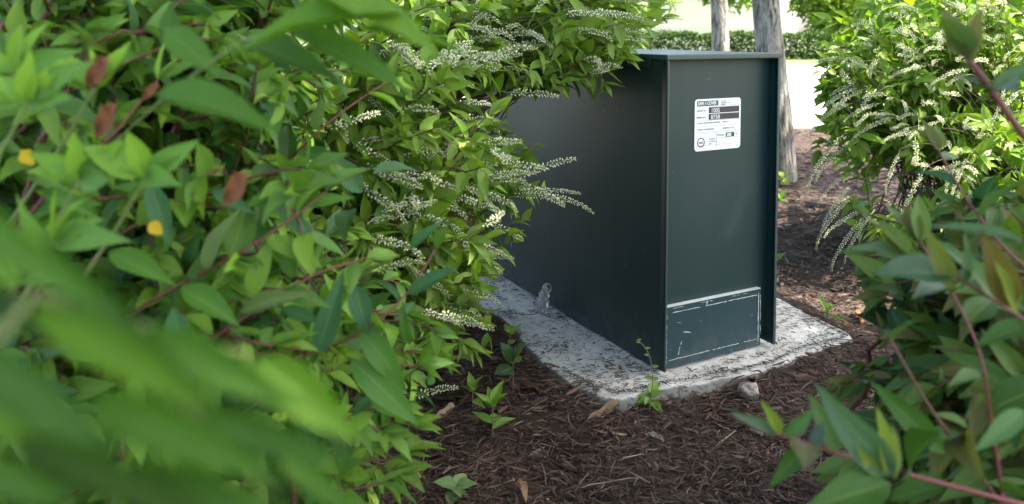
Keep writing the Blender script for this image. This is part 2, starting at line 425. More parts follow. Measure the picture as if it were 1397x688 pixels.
def side_scuffs():                     # small pale scratches on the long side
    A = Acc(); r = np.random.default_rng(8)
    for _ in range(34):
        y, z = r.uniform(.02, .7), r.uniform(.02, .6); an = r.uniform(-.5, .5) + math.pi / 2; l = r.uniform(.003, .02); wd = r.uniform(.0004, .0010)
        d = np.array([math.cos(an), math.sin(an)]); q = np.array([-d[1], d[0]])
        P = [np.array([y, z]) + d * t * l + q * s * wd for t, s in ((0, -1), (1, -.3), (1, .3), (0, 1))]
        A.add(np.array([(-.0042, p[0], p[1]) for p in P]), [(0, 3, 2, 1)])
    o = link('scuff_marks', A.mesh('scuff_marks', flat('scuff_grey', (.16, .17, .165), .6)), sp1); o['kind'] = 'stuff'
side_scuffs()
# nameplate with its print
def plate():
    # corners from the photograph, on the front panel plane
    ex = np.array([math.cos(BRZ), math.sin(BRZ), 0]); ey = np.array([-math.sin(BRZ), math.cos(BRZ), 0]); o0 = np.array(c0) + ey * (REC - .001)
    def on(px, py):
        r = W(px, py, 1) - CAM; t = ((o0 - CAM) @ ey) / (r @ ey); p = CAM + r * t - o0
        return p @ ex, p[2]
    (xa, zt), (xb, zt2), (xc, zb), (xd_, zb2) = on(947.5, 136.5), on(1010, 132.5), on(947.5, 207.5), on(1010, 201)
    x0, x1, z0, z1 = (xa + xc) / 2, (xb + xd_) / 2, (zb + zb2) / 2, (zt + zt2) / 2
    wd, ht = x1 - x0, z1 - z0
    def rr(bx0, bx1, bz0, bz1, rad, y0, y1, n=6):
        b = bmesh.new(); pts = []
        for cx, cz, a0 in ((bx1 - rad, bz1 - rad, 0), (bx0 + rad, bz1 - rad, 90), (bx0 + rad, bz0 + rad, 180), (bx1 - rad, bz0 + rad, 270)):
            for k in range(n + 1):
                t = R(a0 + 90 * k / n); pts.append((cx + rad * math.cos(t), cz + rad * math.sin(t)))
        f = b.faces.new([b.verts.new((p[0], y1, p[1])) for p in pts])
        g = bmesh.ops.extrude_face_region(b, geom=[f])
        for v in g['geom']:
            if isinstance(v, bmesh.types.BMVert): v.co.y = y0
        bmesh.ops.recalc_face_normals(b, faces=b.faces[:]); return b
    yb = REC - .0004
    pl = part('nameplate', rr(x0, x1, z0, z1, wd * .055, yb - .0012, yb), M_LABEL)
    pl['label'] = 'white rounded nameplate with black print'
    yf = yb - .0012
    def bar(u0, u1, v0, v1, mat=M_INK, name='print_block', dy=.0002):
        return part(name, box_bm(x0 + u0 * wd, x0 + u1 * wd, yf - dy, yf + .0004, z0 + v0 * ht, z0 + v1 * ht), mat, pl)
    def txt(s, u, v, size, mat=M_INK, dy=.0005, sx=1.0, al='LEFT', bold=0.0):
        cu = bpy.data.curves.new('lettering', 'FONT'); cu.body = s; cu.size = size * ht; cu.extrude = .0001; cu.offset = bold * ht; cu.align_x = al
        cu.materials.append(mat); tmp = bpy.data.objects.new('lettering', cu); me = bpy.data.meshes.new_from_object(tmp); bpy.data.objects.remove(tmp); o = bpy.data.objects.new('lettering', me); COL.objects.link(o); o.parent = pl
        o.rotation_euler = (R(90), 0, 0); o.location = (x0 + u * wd, yf - dy, z0 + v * ht); o.scale = (sx, 1, 1); return o
    bar(.045, .50, .868, .965); txt('SAFE-T-COVER', .06, .888, .088, M_LABEL, sx=.80, bold=.002)
    for k, s in enumerate(('P.O. BOX', 'NASHVILLE, TN', 'PHONE')): txt(s, .56, .935 - .035 * k, .032)
    bar(.295, .965, .722, .838); txt('MODEL NO.', .04, .762, .045); txt('100S', .34, .738, .115, M_LABEL)
    bar(.295, .965, .592, .708); txt('SERIAL NO.', .04, .632, .045); txt('8758', .34, .608, .115, M_LABEL)
    txt('CLASS I  WITHSTANDS FREEZING    -30 DEG F', .06, .525, .040, sx=.95)
    txt('CLASS II  WITHSTANDS', .06, .40, .040); txt('FREEZING AT 32', .60, .40, .040)
    txt('Wattage', .48, .272, .050); bar(.672, .86, .238, .322); txt('200', .69, .252, .082, M_LABEL, bold=.003); txt('PSI', .885, .272, .045)
    for v in (.86, .58, .47, .36, .335, .10): bar(.03, .97, v, v + .004, name='rule_line')
    bar(.47, .474, .05, .335, name='rule_line'); bar(.47, .97, .225, .229, name='rule_line')
    b = bmesh.new(); cx, cz, r1, r0 = x0 + .135 * wd, z0 + .165 * ht, .080 * wd * 1.0, .063 * wd; n = 28
    vs = [[b.verts.new((cx + r_ * math.cos(2*math.pi*k/n), yf - .0004, cz + r_ * math.sin(2*math.pi*k/n))) for k in range(n)] for r_ in (r0, r1)]
    for k in range(n): b.faces.new((vs[0][k], vs[1][k], vs[1][(k+1) % n], vs[0][(k+1) % n]))
    part('seal_ring', b, M_INK, pl); txt('ASSE', .135, .145, .05, al='CENTER', bold=.001)
    for k, s in enumerate(('CERTIFIED', 'TO ASSE STD', '1060')): txt(s, .30, .205 - .045 * k, .034)
plate()

# ------------------------------------------------------------------ trees, hedge, building behind
def rand_dirs(n, r): 
    v = r.normal(size=(n, 3)); return v / np.linalg.norm(v, axis=1)[:, None]
def leaf_cards(C, D, Nn, Ls, Ws, cols):
    # small folded leaves: 6 verts, 4 tris each, vectorised
    X = np.cross(D, Nn); X /= np.linalg.norm(X, axis=1)[:, None] + 1e-9
    Ls = Ls[:, None]; Ws = Ws[:, None]; up = Nn * Ws * .28
    P = np.stack([C, C + D * Ls * .45 + X * Ws * .5 + up, C + D * Ls, C + D * Ls * .45 - X * Ws * .5 + up, C + D * Ls * .45], 1)
    n = len(C); V = P.reshape(-1, 3); b = (np.arange(n) * 5)[:, None]
    T = np.concatenate([b + [0, 1, 4], b + [1, 2, 4], b + [0, 4, 3], b + [4, 2, 3]])
    uv = np.tile(np.array([(.5, 0), (1, .45), (.5, 1), (0, .45), (.5, .45)]), (n, 1))
    return V, T, np.repeat(cols, 5, 0), uv
GAPS = [(2.05, 2.9, 1.0), (-.15, 3.35, .9), (-.40, 2.35, .72), (-.66, 1.75, .5), (1.80, 6.35, .32), (.22, 2.55, .26)]
def crown_mesh(name, centers, radii, per, L, cols, r, mat=M_TREELEAF, flatten=.75, off=None):
    C = []; K = []
    for c, rad in zip(centers, radii):
        v = rand_dirs(per, r) * (r.random((per, 1)) ** .45) * rad; v[:, 2] *= flatten; C.append(c + v); K.append(np.full(per, r.random()))
    C = np.concatenate(C); K = np.concatenate(K)
    if off is not None:                  # canopy openings cut to steer sun onto shrubs, far trunk and roof
        sv = np.array(a); q = C + off; g = q - sv * ((q[:, 2:3] - .95) / sv[2]); hole = np.zeros(len(C), bool)
        for x, y, rad in GAPS: hole |= (g[:, 0] - x) ** 2 + (g[:, 1] - y) ** 2 < (rad * (.8 + .4 * r.random(len(C)))) ** 2
        k_ = ~(hole & (r.random(len(C)) < .97)); C = C[k_]; K = K[k_]
    n = len(C)
    D = rand_dirs(n, r); D[:, 2] -= .35; D /= np.linalg.norm(D, axis=1)[:, None]
    Nn = rand_dirs(n, r) * .7 + [0, 0, 1]; Nn -= D * np.sum(Nn * D, 1)[:, None]; Nn /= np.linalg.norm(Nn, axis=1)[:, None]
    cols = np.asarray(cols); t = np.clip(K * .7 + r.random(n) * .3, 0, .999); i = (t * len(cols)).astype(int)
    V, T, Cc, uv = leaf_cards(C, D, Nn, L * r.uniform(.6, 1.25, n), L * .55 * r.uniform(.7, 1.1, n), cols[i] * r.uniform(.75, 1.2, (n, 1)))
    return mesh_np(name, V, tris=T, mat=mat, col=Cc, uv=uv)
TREE_COLS = [(.035, .10, .012), (.05, .135, .014), (.075, .17, .018), (.11, .20, .022)]
def trunk_mesh(P, rads, n=40, rough=.05, seed=0):
    P = np.asarray(P, float); Pn = resample(P, 90, False); rr_ = np.interp(np.linspace(0, 1, 90), np.linspace(0, 1, len(rads)), rads)
    V, Q, T = tube(Pn, rr_, n)
    for i in range(90):
        for j in range(n):
            k = i * n + j; ax = Pn[i]; d = V[k] - ax
            q = Vector((d[0] * 60, d[1] * 60, V[k][2] * 5 + seed))
            V[k] = ax + d * (1 + rough * mnoise.noise(q) + rough * .8 * mnoise.noise(Vector((d[0] * 14, d[1] * 14, V[k][2] * 1.5 + seed))))
    return mesh_np('trunk', V, Q, T, M_BARK, smooth=True)
def tree(name, base, path, rads, cc, crad, nclump, per, L, label, seed, group=None, cols=TREE_COLS, rough=.05):
    r = np.random.default_rng(seed); t = empty(name, base, 0, label, 'tree', group)
    b = np.array(base, float); P = np.array(path, float); sv = np.array(a)
    link('trunk', trunk_mesh(P - b, rads, 40, rough, seed), t)
    v = rand_dirs(nclump, r) * (r.random((nclump, 1)) ** .35) * crad; C = np.array(cc) + v
    if seed == 3:                        # extra unseen leaf clumps added to shade box, slab and bed
        ex = [np.array([x, y, .5]) + sv * ((h - .5) / sv[2]) for x, y, h in zip(r.uniform(.1, 1.5, 46), r.uniform(.6, 2.7, 46), r.uniform(3.6, 5.4, 46))]
        C = np.vstack([C, ex]); nclump = len(C)
    A = Acc(); top = P[-1]
    for c in C[:(nclump if seed != 3 else 290):9]:
        s = P[-1] * (1 - (q := r.uniform(0, .45))) + P[-2] * q; mid = (s + c) / 2 + [0, 0, .3]
        Vt, Q, T = tube(bez(s, s * .6 + mid * .4, mid, c, 9) - b, np.linspace(rads[-1] * .55, .006, 9), 6); A.add(Vt, Q, T, (.17, .15, .13))
    link('limbs', A.mesh('limbs', M_BARK, True), t)
    o = link('crown', crown_mesh('crown', C - b, r.uniform(.5, .95, nclump) * (min(crad) / 3 + .2), per, L, cols, r, off=b if group == 'street trees' else None), t); o['kind'] = 'stuff'
    return t
# near tree: base between box and driveway
tb = G(1064, 246, 0.0); d1 = tb[1]
path1 = [tb + [0, 0, -.06], tb + [0, 0, .02], W(1058, 150, d1 + .01), W(1044, 0, d1 + .03), tb + [-.16, -.1, 1.9], tb + [-.25, -.3, 3.2], tb + [-.2, -.5, 4.6]]
tree('street_tree', tb, path1, [.098, .078, .068, .064, .06, .055, .04], tb + np.array([.4, -2.2, 4.6]), np.array([4.6, 4.9, 1.7]), 290, 130, .14,
     'grey ridged tree trunk rising right behind the dark green box', 3, 'street trees')  # unseen crown widened and pulled towards the camera to shade the foreground
d2 = 6.45; t2 = W(984, 175, d2); t2[2] = 0
path2 = [t2 + [0, 0, -.05], t2 + [0, 0, .1], W(983, 60, d2), W(981, 0, d2), t2 + [-.02, .1, 2.4], t2 + [.1, .2, 4]]
tree('street_tree', t2, path2, [.09, .072, .062, .06, .055, .04], t2 + np.array([-1.6, .3, 4.7]), np.array([2.6, 2.2, 1.2]), 55, 90, .13,
     'thin sunlit pale tree trunk farther back beyond the box roof', 4, 'street trees', rough=.03)

hb = np.array([8.0, 28.6, -.09]); hedge = empty('hedge', hb, 0, 'low clipped green hedge across the lawn in front of the building', 'hedge')
def hedge_build():
    r = np.random.default_rng(6); n = 26000
    P = np.stack([r.uniform(-14, 8, n), r.uniform(-.6, .6, n), r.uniform(0, 1, n)], 1)
    top = .92 + .05 * np.sin(P[:, 0] * 2.3) + .04 * np.sin(P[:, 0] * 7.1)
    s = r.random(n); P[:, 2] = np.where(s < .35, top * r.uniform(.9, 1.02, n), P[:, 2] * top)
    P[:, 1] = np.where(s > .5, -.55 + r.normal(0, .06, n), P[:, 1])
    D = rand_dirs(n, r); Nn = rand_dirs(n, r) * .7 + [0, -.5, .7]; Nn -= D * np.sum(Nn * D, 1)[:, None]; Nn /= np.linalg.norm(Nn, axis=1)[:, None]
    cols = np.array(TREE_COLS)[r.integers(0, 3, n)] * .42
    V, T, C, uv = leaf_cards(P, D, Nn, r.uniform(.09, .15, n), r.uniform(.05, .09, n), cols)
    o = link('foliage', mesh_np('foliage', V, tris=T, mat=M_TREELEAF, col=C, uv=uv), hedge); o['kind'] = 'stuff'
    A = Acc()
    for x in np.arange(-13.8, 7.9, .35):
        for k in range(3):
            e = np.array([x + r.normal(0, .2), r.uniform(-.3, .3), r.uniform(.6, .85)])
            Vt, Q, T = tube(np.linspace(np.array([x, 0, -.02]), e, 4), np.linspace(.02, .006, 4), 4); A.add(Vt, Q, T, (.08, .06, .05))
    o = link('stems', A.mesh('stems', M_STEM), hedge); o['kind'] = 'stuff'
hedge_build()
bx1 = W(1087, 40, 42)[0]
bld = empty('building', (bx1 - 12, 42, -.1), 0, 'long pale sunlit building with a plain wall behind the hedge', 'building')
part('wall', box_bm(-14, 12, 0, 9, 0, 4.2), M_WALL, bld)
part('base_course', box_bm(-14.03, 12.03, -.05, -.001, 0, 1.30, .01), flat('pale_stone_trim', (.62, .60, .56), .8), bld)
b = bmesh.new(); vs = [b.verts.new(p) for p in ((-14.6, -.6, 4.21), (12.6, -.6, 4.21), (12.6, 9.6, 4.21), (-14.6, 9.6, 4.21), (-10, 4.5, 6.6), (8, 4.5, 6.6))]
for f in ((0, 1, 5, 4), (1, 2, 5), (2, 3, 4, 5), (3, 0, 4), (3, 2, 1, 0)): b.faces.new([vs[i] for i in f])
part('roof', b, M_ROOF, bld)
for x in (-12, -8, -4, 0):
    f = bmesh.new()
    for q in ((x, x + 1.6, 3.0, 3.08), (x, x + 1.6, 1.6, 1.68), (x, x + .08, 1.69, 2.99), (x + 1.52, x + 1.6, 1.69, 2.99)): box_bm(q[0], q[1], -.06, -.001, q[2], q[3], 0, 1, f)
    wn = part('window', f, M_LABEL, bld); part('pane', box_bm(x + .081, x + 1.519, -.03, -.002, 1.681, 2.999), M_GLASS, wn)
YG = [(.12, .21, .02), (.15, .24, .025), (.19, .28, .03), (.10, .18, .018)]
def far_tree(px, y, h, cr, label, seed, cz=None):
    x = (px - CX) / F * y; base = np.array([x, y, -.12])
    tree('background_tree', base, [base, base + [.05, 0, h * .3], base + [0, .1, h * .6], base + [.1, 0, h * .8]], [.2, .16, .13, .08],
         base + np.array([0, 0, cz or h * .62]), np.array([cr, cr, h * .42]), 60, 130, .32, label, seed, 'trees beyond the hedge', YG)
far_tree(1160, 33, 5.2, 2.3, 'bright yellow green leafy tree at the right end of the pale building', 21, 2.4)
far_tree(1290, 31, 6.0, 2.6, 'broad light green tree glimpsed through the right flowering shrub', 22, 2.8)
far_tree(984, 36, 6.4, 2.3, 'leafy tree with low boughs in front of the pale building wall', 23, 4.9)
far_tree(820, 33, 6.0, 2.8, 'light green tree seen over the shrub behind the box', 24, 3.0)

# ------------------------------------------------------------------ leaves, flowers, shrubs
def leaf_shape(wr, fold, curl, twist, seed, rows=8):
    r = np.random.default_rng(seed); V = []; UV = []
    for i in range(rows + 1):
        v = i / rows; wdt = wr * .5 * (math.sin(math.pi * (v ** .8)) ** .95) * (1.12 - .30 * v) * 1.08
        if i == rows: wdt = .004
        if i == 0: wdt = .012
        zc = -curl * v * v + .1 * curl * v; tw = twist * v
        for j, u in enumerate((-1, -.5, 0, .5, 1)):
            x = u * wdt; z = fold * wdt * (abs(u) ** 1.3) + .012 * math.sin(v * 14 + u * 3 + seed) * abs(u)
            V.append((x * math.cos(tw) - z * math.sin(tw), v, zc + x * math.sin(tw) + z * math.cos(tw))); UV.append((.5 + u / 2, v))
    Q = [(i * 5 + j, i * 5 + j + 1, (i + 1) * 5 + j + 1, (i + 1) * 5 + j) for i in range(rows) for j in range(4)]
    return np.array(V), np.array(Q), np.array(UV)
SHAPES = [leaf_shape(*p) for p in ((.36, .35, .12, .1, 1), (.40, .5, .25, -.2, 2), (.31, .6, .35, .25, 3), (.43, .25, .05, -.1, 4), (.35, .8, .2, .3, 5), (.38, .3, .45, -.3, 6))]
def crumple():
    V, Q, U = leaf_shape(.34, 1.0, .45, .9, 9, 12); V = V.copy()
    for i, v in enumerate(V):
        q = Vector((v[0] * 5, v[1] * 5, v[2] * 3)); V[i] += np.array([mnoise.noise(q) * .05, mnoise.noise(q + Vector((5, 0, 0))) * .05, mnoise.noise(q + Vector((0, 7, 0))) * .13])
    return V, Q, U
SHAPES.append(crumple())
_leafcache = {}
def leaf_mesh(shape, col, mat=M_LEAF, name='leaf'):
    k = (shape, tuple(np.round(col, 4)), name, mat.name)
    if k not in _leafcache:
        V, Q, U = SHAPES[shape]; _leafcache[k] = mesh_np(name, V, Q, mat=mat, col=np.tile(col, (len(V), 1)), uv=U, smooth=True)
    return _leafcache[k]
def leaf_mat(base, d, n, L, wd=1.0):
    d = nrm(d); n = nrm(n - d * (np.asarray(n) @ d)); x = np.cross(d, n)
    M = np.eye(4); M[:3, 0] = x * L * wd; M[:3, 1] = d * L; M[:3, 2] = n * L; M[:3, 3] = base; return M

def raceme_mesh(seed, dens=1.0, L=.10, droop=.5):
    r = np.random.default_rng(seed); A = Acc(); n = 26
    t = np.linspace(0, 1, n); P = np.stack([np.zeros(n) + .008 * np.sin(t * 3 + seed), L * np.sin(t * (1.0 + .25 * droop)) / math.sin(1.0 + .25 * droop) * (1 - .12 * droop * t), -droop * L * .55 * t ** 2 + .16 * droop * L * t], 1)
    if droop > 1.2: P[:, 2] += L * .7 * np.clip(t - .65, 0, 1) ** 1.3 * 2.2
    V, Q, T = tube(P, np.linspace(.0011, .0006, n), 5); A.add(V, Q, T, (.22, .30, .12))
    Tn = np.gradient(P, axis=0); Tn /= np.linalg.norm(Tn, axis=1)[:, None]
    nf = int(80 * dens)
    for k in range(nf):
        if r.random() < .14: continue
        u = .10 + .90 * (k + r.random()) / nf; p = np.array([np.interp(u, t, P[:, j]) for j in range(3)]); tg = nrm([np.interp(u, t, Tn[:, j]) for j in range(3)])
        a = k * 2.4 + r.normal(0, .3); s = nrm(np.cross(tg, [0.2, .1, 1])); q = np.cross(s, tg); o = nrm(s * math.cos(a) + q * math.sin(a) + tg * .45 + r.normal(0, .15, 3))
        tp = 1 - .75 * max(0, u - .45) / .55; ped = .0025 * tp; ln = .0059 * (.45 + .55 * tp) * r.uniform(.8, 1.2); wd = ln * .25
        b0 = p + o * ped; s2 = nrm(np.cross(o, [.3, .5, .8])); q2 = np.cross(s2, o)
        ring = [b0 + o * ln * .45 + (s2 * math.cos(h) + q2 * math.sin(h)) * wd for h in (0, 1.57, 3.14, 4.71)]
        Vv = np.array([b0] + ring + [b0 + o * ln]); Tt = [(0, 2, 1), (0, 3, 2), (0, 4, 3), (0, 1, 4), (5, 1, 2), (5, 2, 3), (5, 3, 4), (5, 4, 1)]
        w_ = r.uniform(.68, .86); g = .0 if u < .8 else (u - .8) * 1.2
        A.add(Vv, None, Tt, np.array([[.30, .40, .14]] + [[w_ * 1.02 - g * .5, w_ * 1.02 - g * .3, w_ * .74 - g * .9]] * 5))
    return A.mesh('flower_spike', M_FLOWER)
RACEMES = [raceme_mesh(40 + k, d, L, dr) for k, (d, L, dr) in enumerate(((1, .095, .15), (.9, .11, .5), (1.1, .08, .05), (1, .12, 1.3), (.8, .085, .35), (1.1, .10, .6)))]

LONG = [raceme_mesh(60 + k, d, L, dr) for k, (d, L, dr) in enumerate(((1.7, .19, .5), (1.5, .2, .9), (1.6, .18, .3)))]
RACEMES += LONG
def outer_spikes(S_, n, poly, d0, d1, side, seed):
    r_ = np.random.default_rng(seed)
    for p in sample_poly(poly, n, r_, d0, d1):
        d = nrm(np.array([side * r_.uniform(.3, 1), -r_.uniform(.2, .7), r_.normal(.12, .3)])); L = r_.uniform(.75, 1.3)
        S_.spikes.insert(0, (leaf_mat(p, d, np.array([0, 0, 1.]), L), int(r_.integers(6)), True))
        S_.stem(bez(p - d * .16 + np.array([0, .05, -.05]), p - d * .11 + np.array([0, .03, -.02]), p - d * .05, p, 7), .0013, .0008, (.16, .20, .06))
class Shrub:
    def __init__(s, name, base, label, palette, cat='shrub', group=None, stemcol=(.11, .05, .03), seed=1, flower=0.0, L=(.045, .075), young=((.15, .24, .04),)):
        s.arch = 1.05; s.lift = -.08; s.yt = .86; s.mat = M_LEAF2 if group and group.startswith('dark') else M_LEAF
        s.root = empty(name, (base[0], base[1], 0), 0, label, cat, group); s.base = np.array([base[0], base[1], 0.0]); s.pal = [np.array(c) for c in palette]
        s.r = np.random.default_rng(seed); s.leaves = []; s.spikes = []; s.stems = []; s.stemcol = stemcol; s.flower = flower; s.L = L; s.young = [np.array(c) for c in young]
    def leaf(s, p, d, n, L, col=None, shape=None, wd=1.0, hero=False):
        r = s.r
        if col is None: col = s.pal[r.integers(len(s.pal))]
        s.leaves.append((leaf_mat(p, d, n, L, wd), int(r.integers(6)) if shape is None else shape, col, hero))
    def dress(s, P, start, sp, out, young=True, flower=False, size=1.0, spread=None):
        """leaves along polyline P from arc fraction start, spacing sp"""
        r = s.r; seg = np.linalg.norm(np.diff(P, axis=0), axis=1); Lc = np.concatenate([[0], np.cumsum(seg)]); tot = Lc[-1]
        u = start * tot; a = r.random() * 6.3
        while u < tot:
            p = np.array([np.interp(u, Lc, P[:, k]) for k in range(3)]); i = min(np.searchsorted(Lc, u), len(P) - 1); t = nrm(P[i] - P[max(i - 1, 0)])
            q = nrm(np.cross(t, [.1, .2, 1])); w_ = np.cross(q, t); a += 2.4 + r.normal(0, .25)
            o = q * math.cos(a) + w_ * math.sin(a); f = u / tot
            d = nrm(o + t * r.uniform(.35, .9) + np.array([0, 0, s.lift]) + out * .25 + r.normal(0, .18, 3))
            n = np.array([0, 0, .75]) + out * .55 + t * .2 + r.normal(0, .32, 3)
            Lf = r.uniform(*s.L) * size * (1 - .35 * max(0, f - .75) / .25)
            col = None
            if young and f > s.yt: col = s.young[r.integers(len(s.young))] * r.uniform(.8, 1.15)
            s.leaf(p, d, n, Lf, col, wd=r.uniform(.9, 1.2)); u += sp * r.uniform(.7, 1.3)
        t = nrm(P[-1] - P[-2])
        if flower:
            for _ in range(1 if r.random() < .75 else 2): s.spike(P[-1], t * .6 + out * .7 + np.array([.25, -.1, .12]) + r.normal(0, .28, 3))
        for k in range(3 if young else 1):
            s.leaf(P[-1], nrm(t + r.normal(0, .35, 3)), np.array([0, 0, .6]) + out * .6 + r.normal(0, .4, 3), r.uniform(.5, .75) * s.L[1] * size, s.young[r.integers(len(s.young))] if young else None)
    def spike(s, p, d, L=1.0, k=None, n=(0, 0, 1)):
        s.spikes.append((leaf_mat(np.array(p), d, n, L * s.r.uniform(.85, 1.25)), int(s.r.integers(6)) if k is None else k))
    def stem(s, P, r0, r1, col=None): s.stems.append((np.asarray(P), r0, r1, s.stemcol if col is None else col))
    def grow(s, tips, leafy=.34, sp=.024, twigs=2, size=1.0, flower=None, young=True, basej=.16, r0=.0045):
        r = s.r; fl = s.flower if flower is None else flower
        for tip in tips:
            tip = np.asarray(tip); b = s.base + np.array([*r.normal(0, basej, 2), -.01]); dv = tip - b; hor = dv * [1, 1, 0]; out = nrm(hor + [0, 0, .15 * np.linalg.norm(dv)])
            P = bez(b, b + np.array([0, 0, .55 * max(tip[2], .15)]) + hor * .08, b + hor * .62 + np.array([0, 0, max(tip[2], .1) * s.arch]), tip, 22)
            P[1:-1] += r.normal(0, .004, (20, 3)); s.stem(P, r0, .0012)
            tot = np.sum(np.linalg.norm(np.diff(P, axis=0), axis=1)); st = max(.15, 1 - leafy / tot)
            s.dress(P, st, sp, out, young, r.random() < fl, size)
            for _ in range(twigs):
                f = r.uniform(st, .92); i = int(f * 21); q = P[i]; t = nrm(P[min(i + 1, 21)] - P[i - 1])
                d = nrm(t + r.normal(0, .7, 3) + out * .3); l = r.uniform(.08, .17)
                T = bez(q, q + d * l * .4, q + d * l * .8 + np.array([0, 0, .01]), q + d * l + np.array([0, 0, -.012]), 7); s.stem(T, .0018, .0009)
                s.dress(T, .2, sp * 1.05, out, young, r.random() < fl, size * .92)
    def keep(s, fn):
        """drop leaves, spikes and stems whose place fails the test"""
        s.leaves = [l for l in s.leaves if l[3] or fn(l[0][:3, 3] + l[0][:3, 1] * .7) and fn(l[0][:3, 3])]
        s.spikes = [q for q in s.spikes if len(q) > 2 or fn(q[0][:3, 3]) and fn(q[0][:3, 3] + q[0][:3, 1] * .09)]
        s.stems = [q for q in s.stems if fn(q[0][-1])]
    def build(s, nobj=300):
        root = s.root; b = s.base; occ = {}
        order = []
        for i, (M, sh, col, hero) in enumerate(s.leaves):
            c = M[:3, 3] + M[:3, 1] * .5; px, py, d = PX(c); L = np.linalg.norm(M[:3, 1])
            if d < .05 or not (-30 < px < 1427 and -30 < py < 718): order.append((0, i)); continue
            order.append((F * L / d, i)); occ.setdefault((int(px // 14), int(py // 14)), []).append((d, i))
        rank = {}
        for cell in occ.values():
            for k, (d, i) in enumerate(sorted(cell)): rank[i] = k
        sc = sorted(((size * (1.0 if rank.get(i, 9) == 0 else .45 if rank.get(i, 9) == 1 else .1) * (4 if s.leaves[i][3] else 1), i) for size, i in order), reverse=True)
        solo = {i for v, i in sc[:nobj] if v > 3}
        A = Acc()
        for i, (M, sh, col, hero) in enumerate(s.leaves):
            ML = M.copy(); ML[:3, 3] -= b
            col = np.asarray(col)
            if i in solo:
                link('leaf', leaf_mesh(sh, col if hero else np.round(col, 2), s.mat, 'leaf'), root, M=ML)
            else:
                V, Q, U = SHAPES[sh]; A.add(V @ ML[:3, :3].T + ML[:3, 3], Q, None, np.clip(col * s.r.uniform(.8, 1.2), 0, 1), U)
        if A.n: link('foliage', A.mesh('foliage', s.mat, True), root)['kind'] = 'stuff'
        for M, k, *_ in s.spikes[:300]:
            ML = M.copy(); ML[:3, 3] -= b; link('flower_spike', RACEMES[k], root, M=ML)
        A = Acc(); big = sorted(range(len(s.stems)), key=lambda i: -s.stems[i][1]); own = set(big[:70])
        for i, (P, r0, r1, col) in enumerate(s.stems):
            V, Q, T = tube(P - b, np.linspace(r0, r1, len(P)), 6)
            if i in own: link('stem', mesh_np('stem', V, Q, T, M_STEM, np.tile(np.asarray(col), (len(V), 1)), np.zeros((len(V), 2)), True), root)
            else: A.add(V, Q, T, col)
        if A.n: link('twigs', A.mesh('twigs', M_STEM, True), root)['kind'] = 'stuff'

def sample_poly(poly, n, r, d0, d1, edge=None):
    xs = [p[0] for p in poly]; ys = [p[1] for p in poly]; out = []
    while len(out) < n:
        p = (r.uniform(min(xs), max(xs)), r.uniform(min(ys), max(ys)))
        if inside(p, poly): out.append(W(p[0], p[1], r.uniform(d0, d1)))
    return out
EX = np.array([math.cos(BRZ), math.sin(BRZ), 0]); EY = np.array([-math.sin(BRZ), math.cos(BRZ), 0])
def outside_box(p):
    q = np.asarray(p) - c0; u, v = q @ EX, q @ EY
    return not (-.012 < u < BW + .012 and -.012 < v < BL + .012 and q[2] < BH + .004) and p[2] > .004
DARK = [(.034, .095, .016), (.048, .125, .020), (.034, .10, .034), (.065, .155, .020), (.040, .11, .038), (.09, .19, .025), (.030, .082, .018), (.08, .17, .022)]
MID = [(.10, .20, .022), (.14, .25, .028), (.08, .17, .022), (.18, .28, .032), (.14, .25, .028), (.21, .31, .035)]

# --- B: flowering sweetspire along the box's long side
B = Shrub('flowering_shrub', (-.66, 1.7), 'light green shrub with many white flower spikes crowding the left side of the box', MID, seed=31, flower=.42, stemcol=(.09, .055, .03), L=(.045, .085), group='white flowering shrubs'); B.arch = .92; B.lift = .16
r = B.r
polyB = [(330, 60), (640, -20), (690, 60), (660, 130), (690, 190), (690, 260), (660, 330), (655, 390), (640, 440), (590, 470), (540, 500), (430, 430)]
B.grow(sample_poly(polyB, 95, r, 1.25, 1.75), .32, .024, 2)
B.grow(sample_poly(polyB, 40, r, 1.7, 2.1), .34, .026, 2)
def bd(px): return 1.70 + max(0, (900 - px)) * .0022
for (x0, y0, x1, y1, k) in ((690, 270, 816, 268, 3), (705, 240, 788, 213, 0), (690, 265, 800, 250, 5), (705, 255, 790, 282, 2), (660, 300, 728, 324, 4), (650, 350, 702, 352, 0), (640, 360, 700, 372, 2), (590, 250, 690, 265, 1), (620, 330, 690, 335, 5),
                              (590, 190, 665, 212, 2), (480, 190, 545, 240, 0), (500, 235, 600, 255, 2), (480, 240, 560, 290, 5), (560, 250, 640, 300, 0), (600, 420, 660, 435, 0), (620, 400, 680, 405, 1), (560, 540, 625, 528, 0), (540, 560, 520, 530, 2), (600, 430, 690, 440, 4), (570, 390, 610, 430, 2), (440, 160, 490, 200, 2), (520, 60, 580, 90, 2), (600, 50, 650, 80, 2), (650, 90, 740, 92, 2), (690, 125, 765, 130, 0)):
    d = 1.62 if x1 > 690 else 1.5 if x1 > 600 else 1.32; p0, p1 = W(x0, y0, d + .03), W(x1, y1, d - .02)
    L = np.linalg.norm(p1 - p0); B.spikes.insert(0, (leaf_mat(p0, p1 - p0, np.array([0, -.2, 1.]), L / .10) if L < .145 else leaf_mat(p0, p1 - p0, np.array([0, -.2, 1.]), L / .19), k if L < .145 else 6 + k % 3, True))
    q = bez(p0 + np.array([-.16, .06, -.04]), p0 + np.array([-.1, .04, -.02]), p0 - (p1 - p0) * .4, p0, 8); B.stem(q, .0018, .0010, (.18, .2, .07)); B.dress(q, .15, .02, np.array([.4, -.8, .3]), False, False, .9)
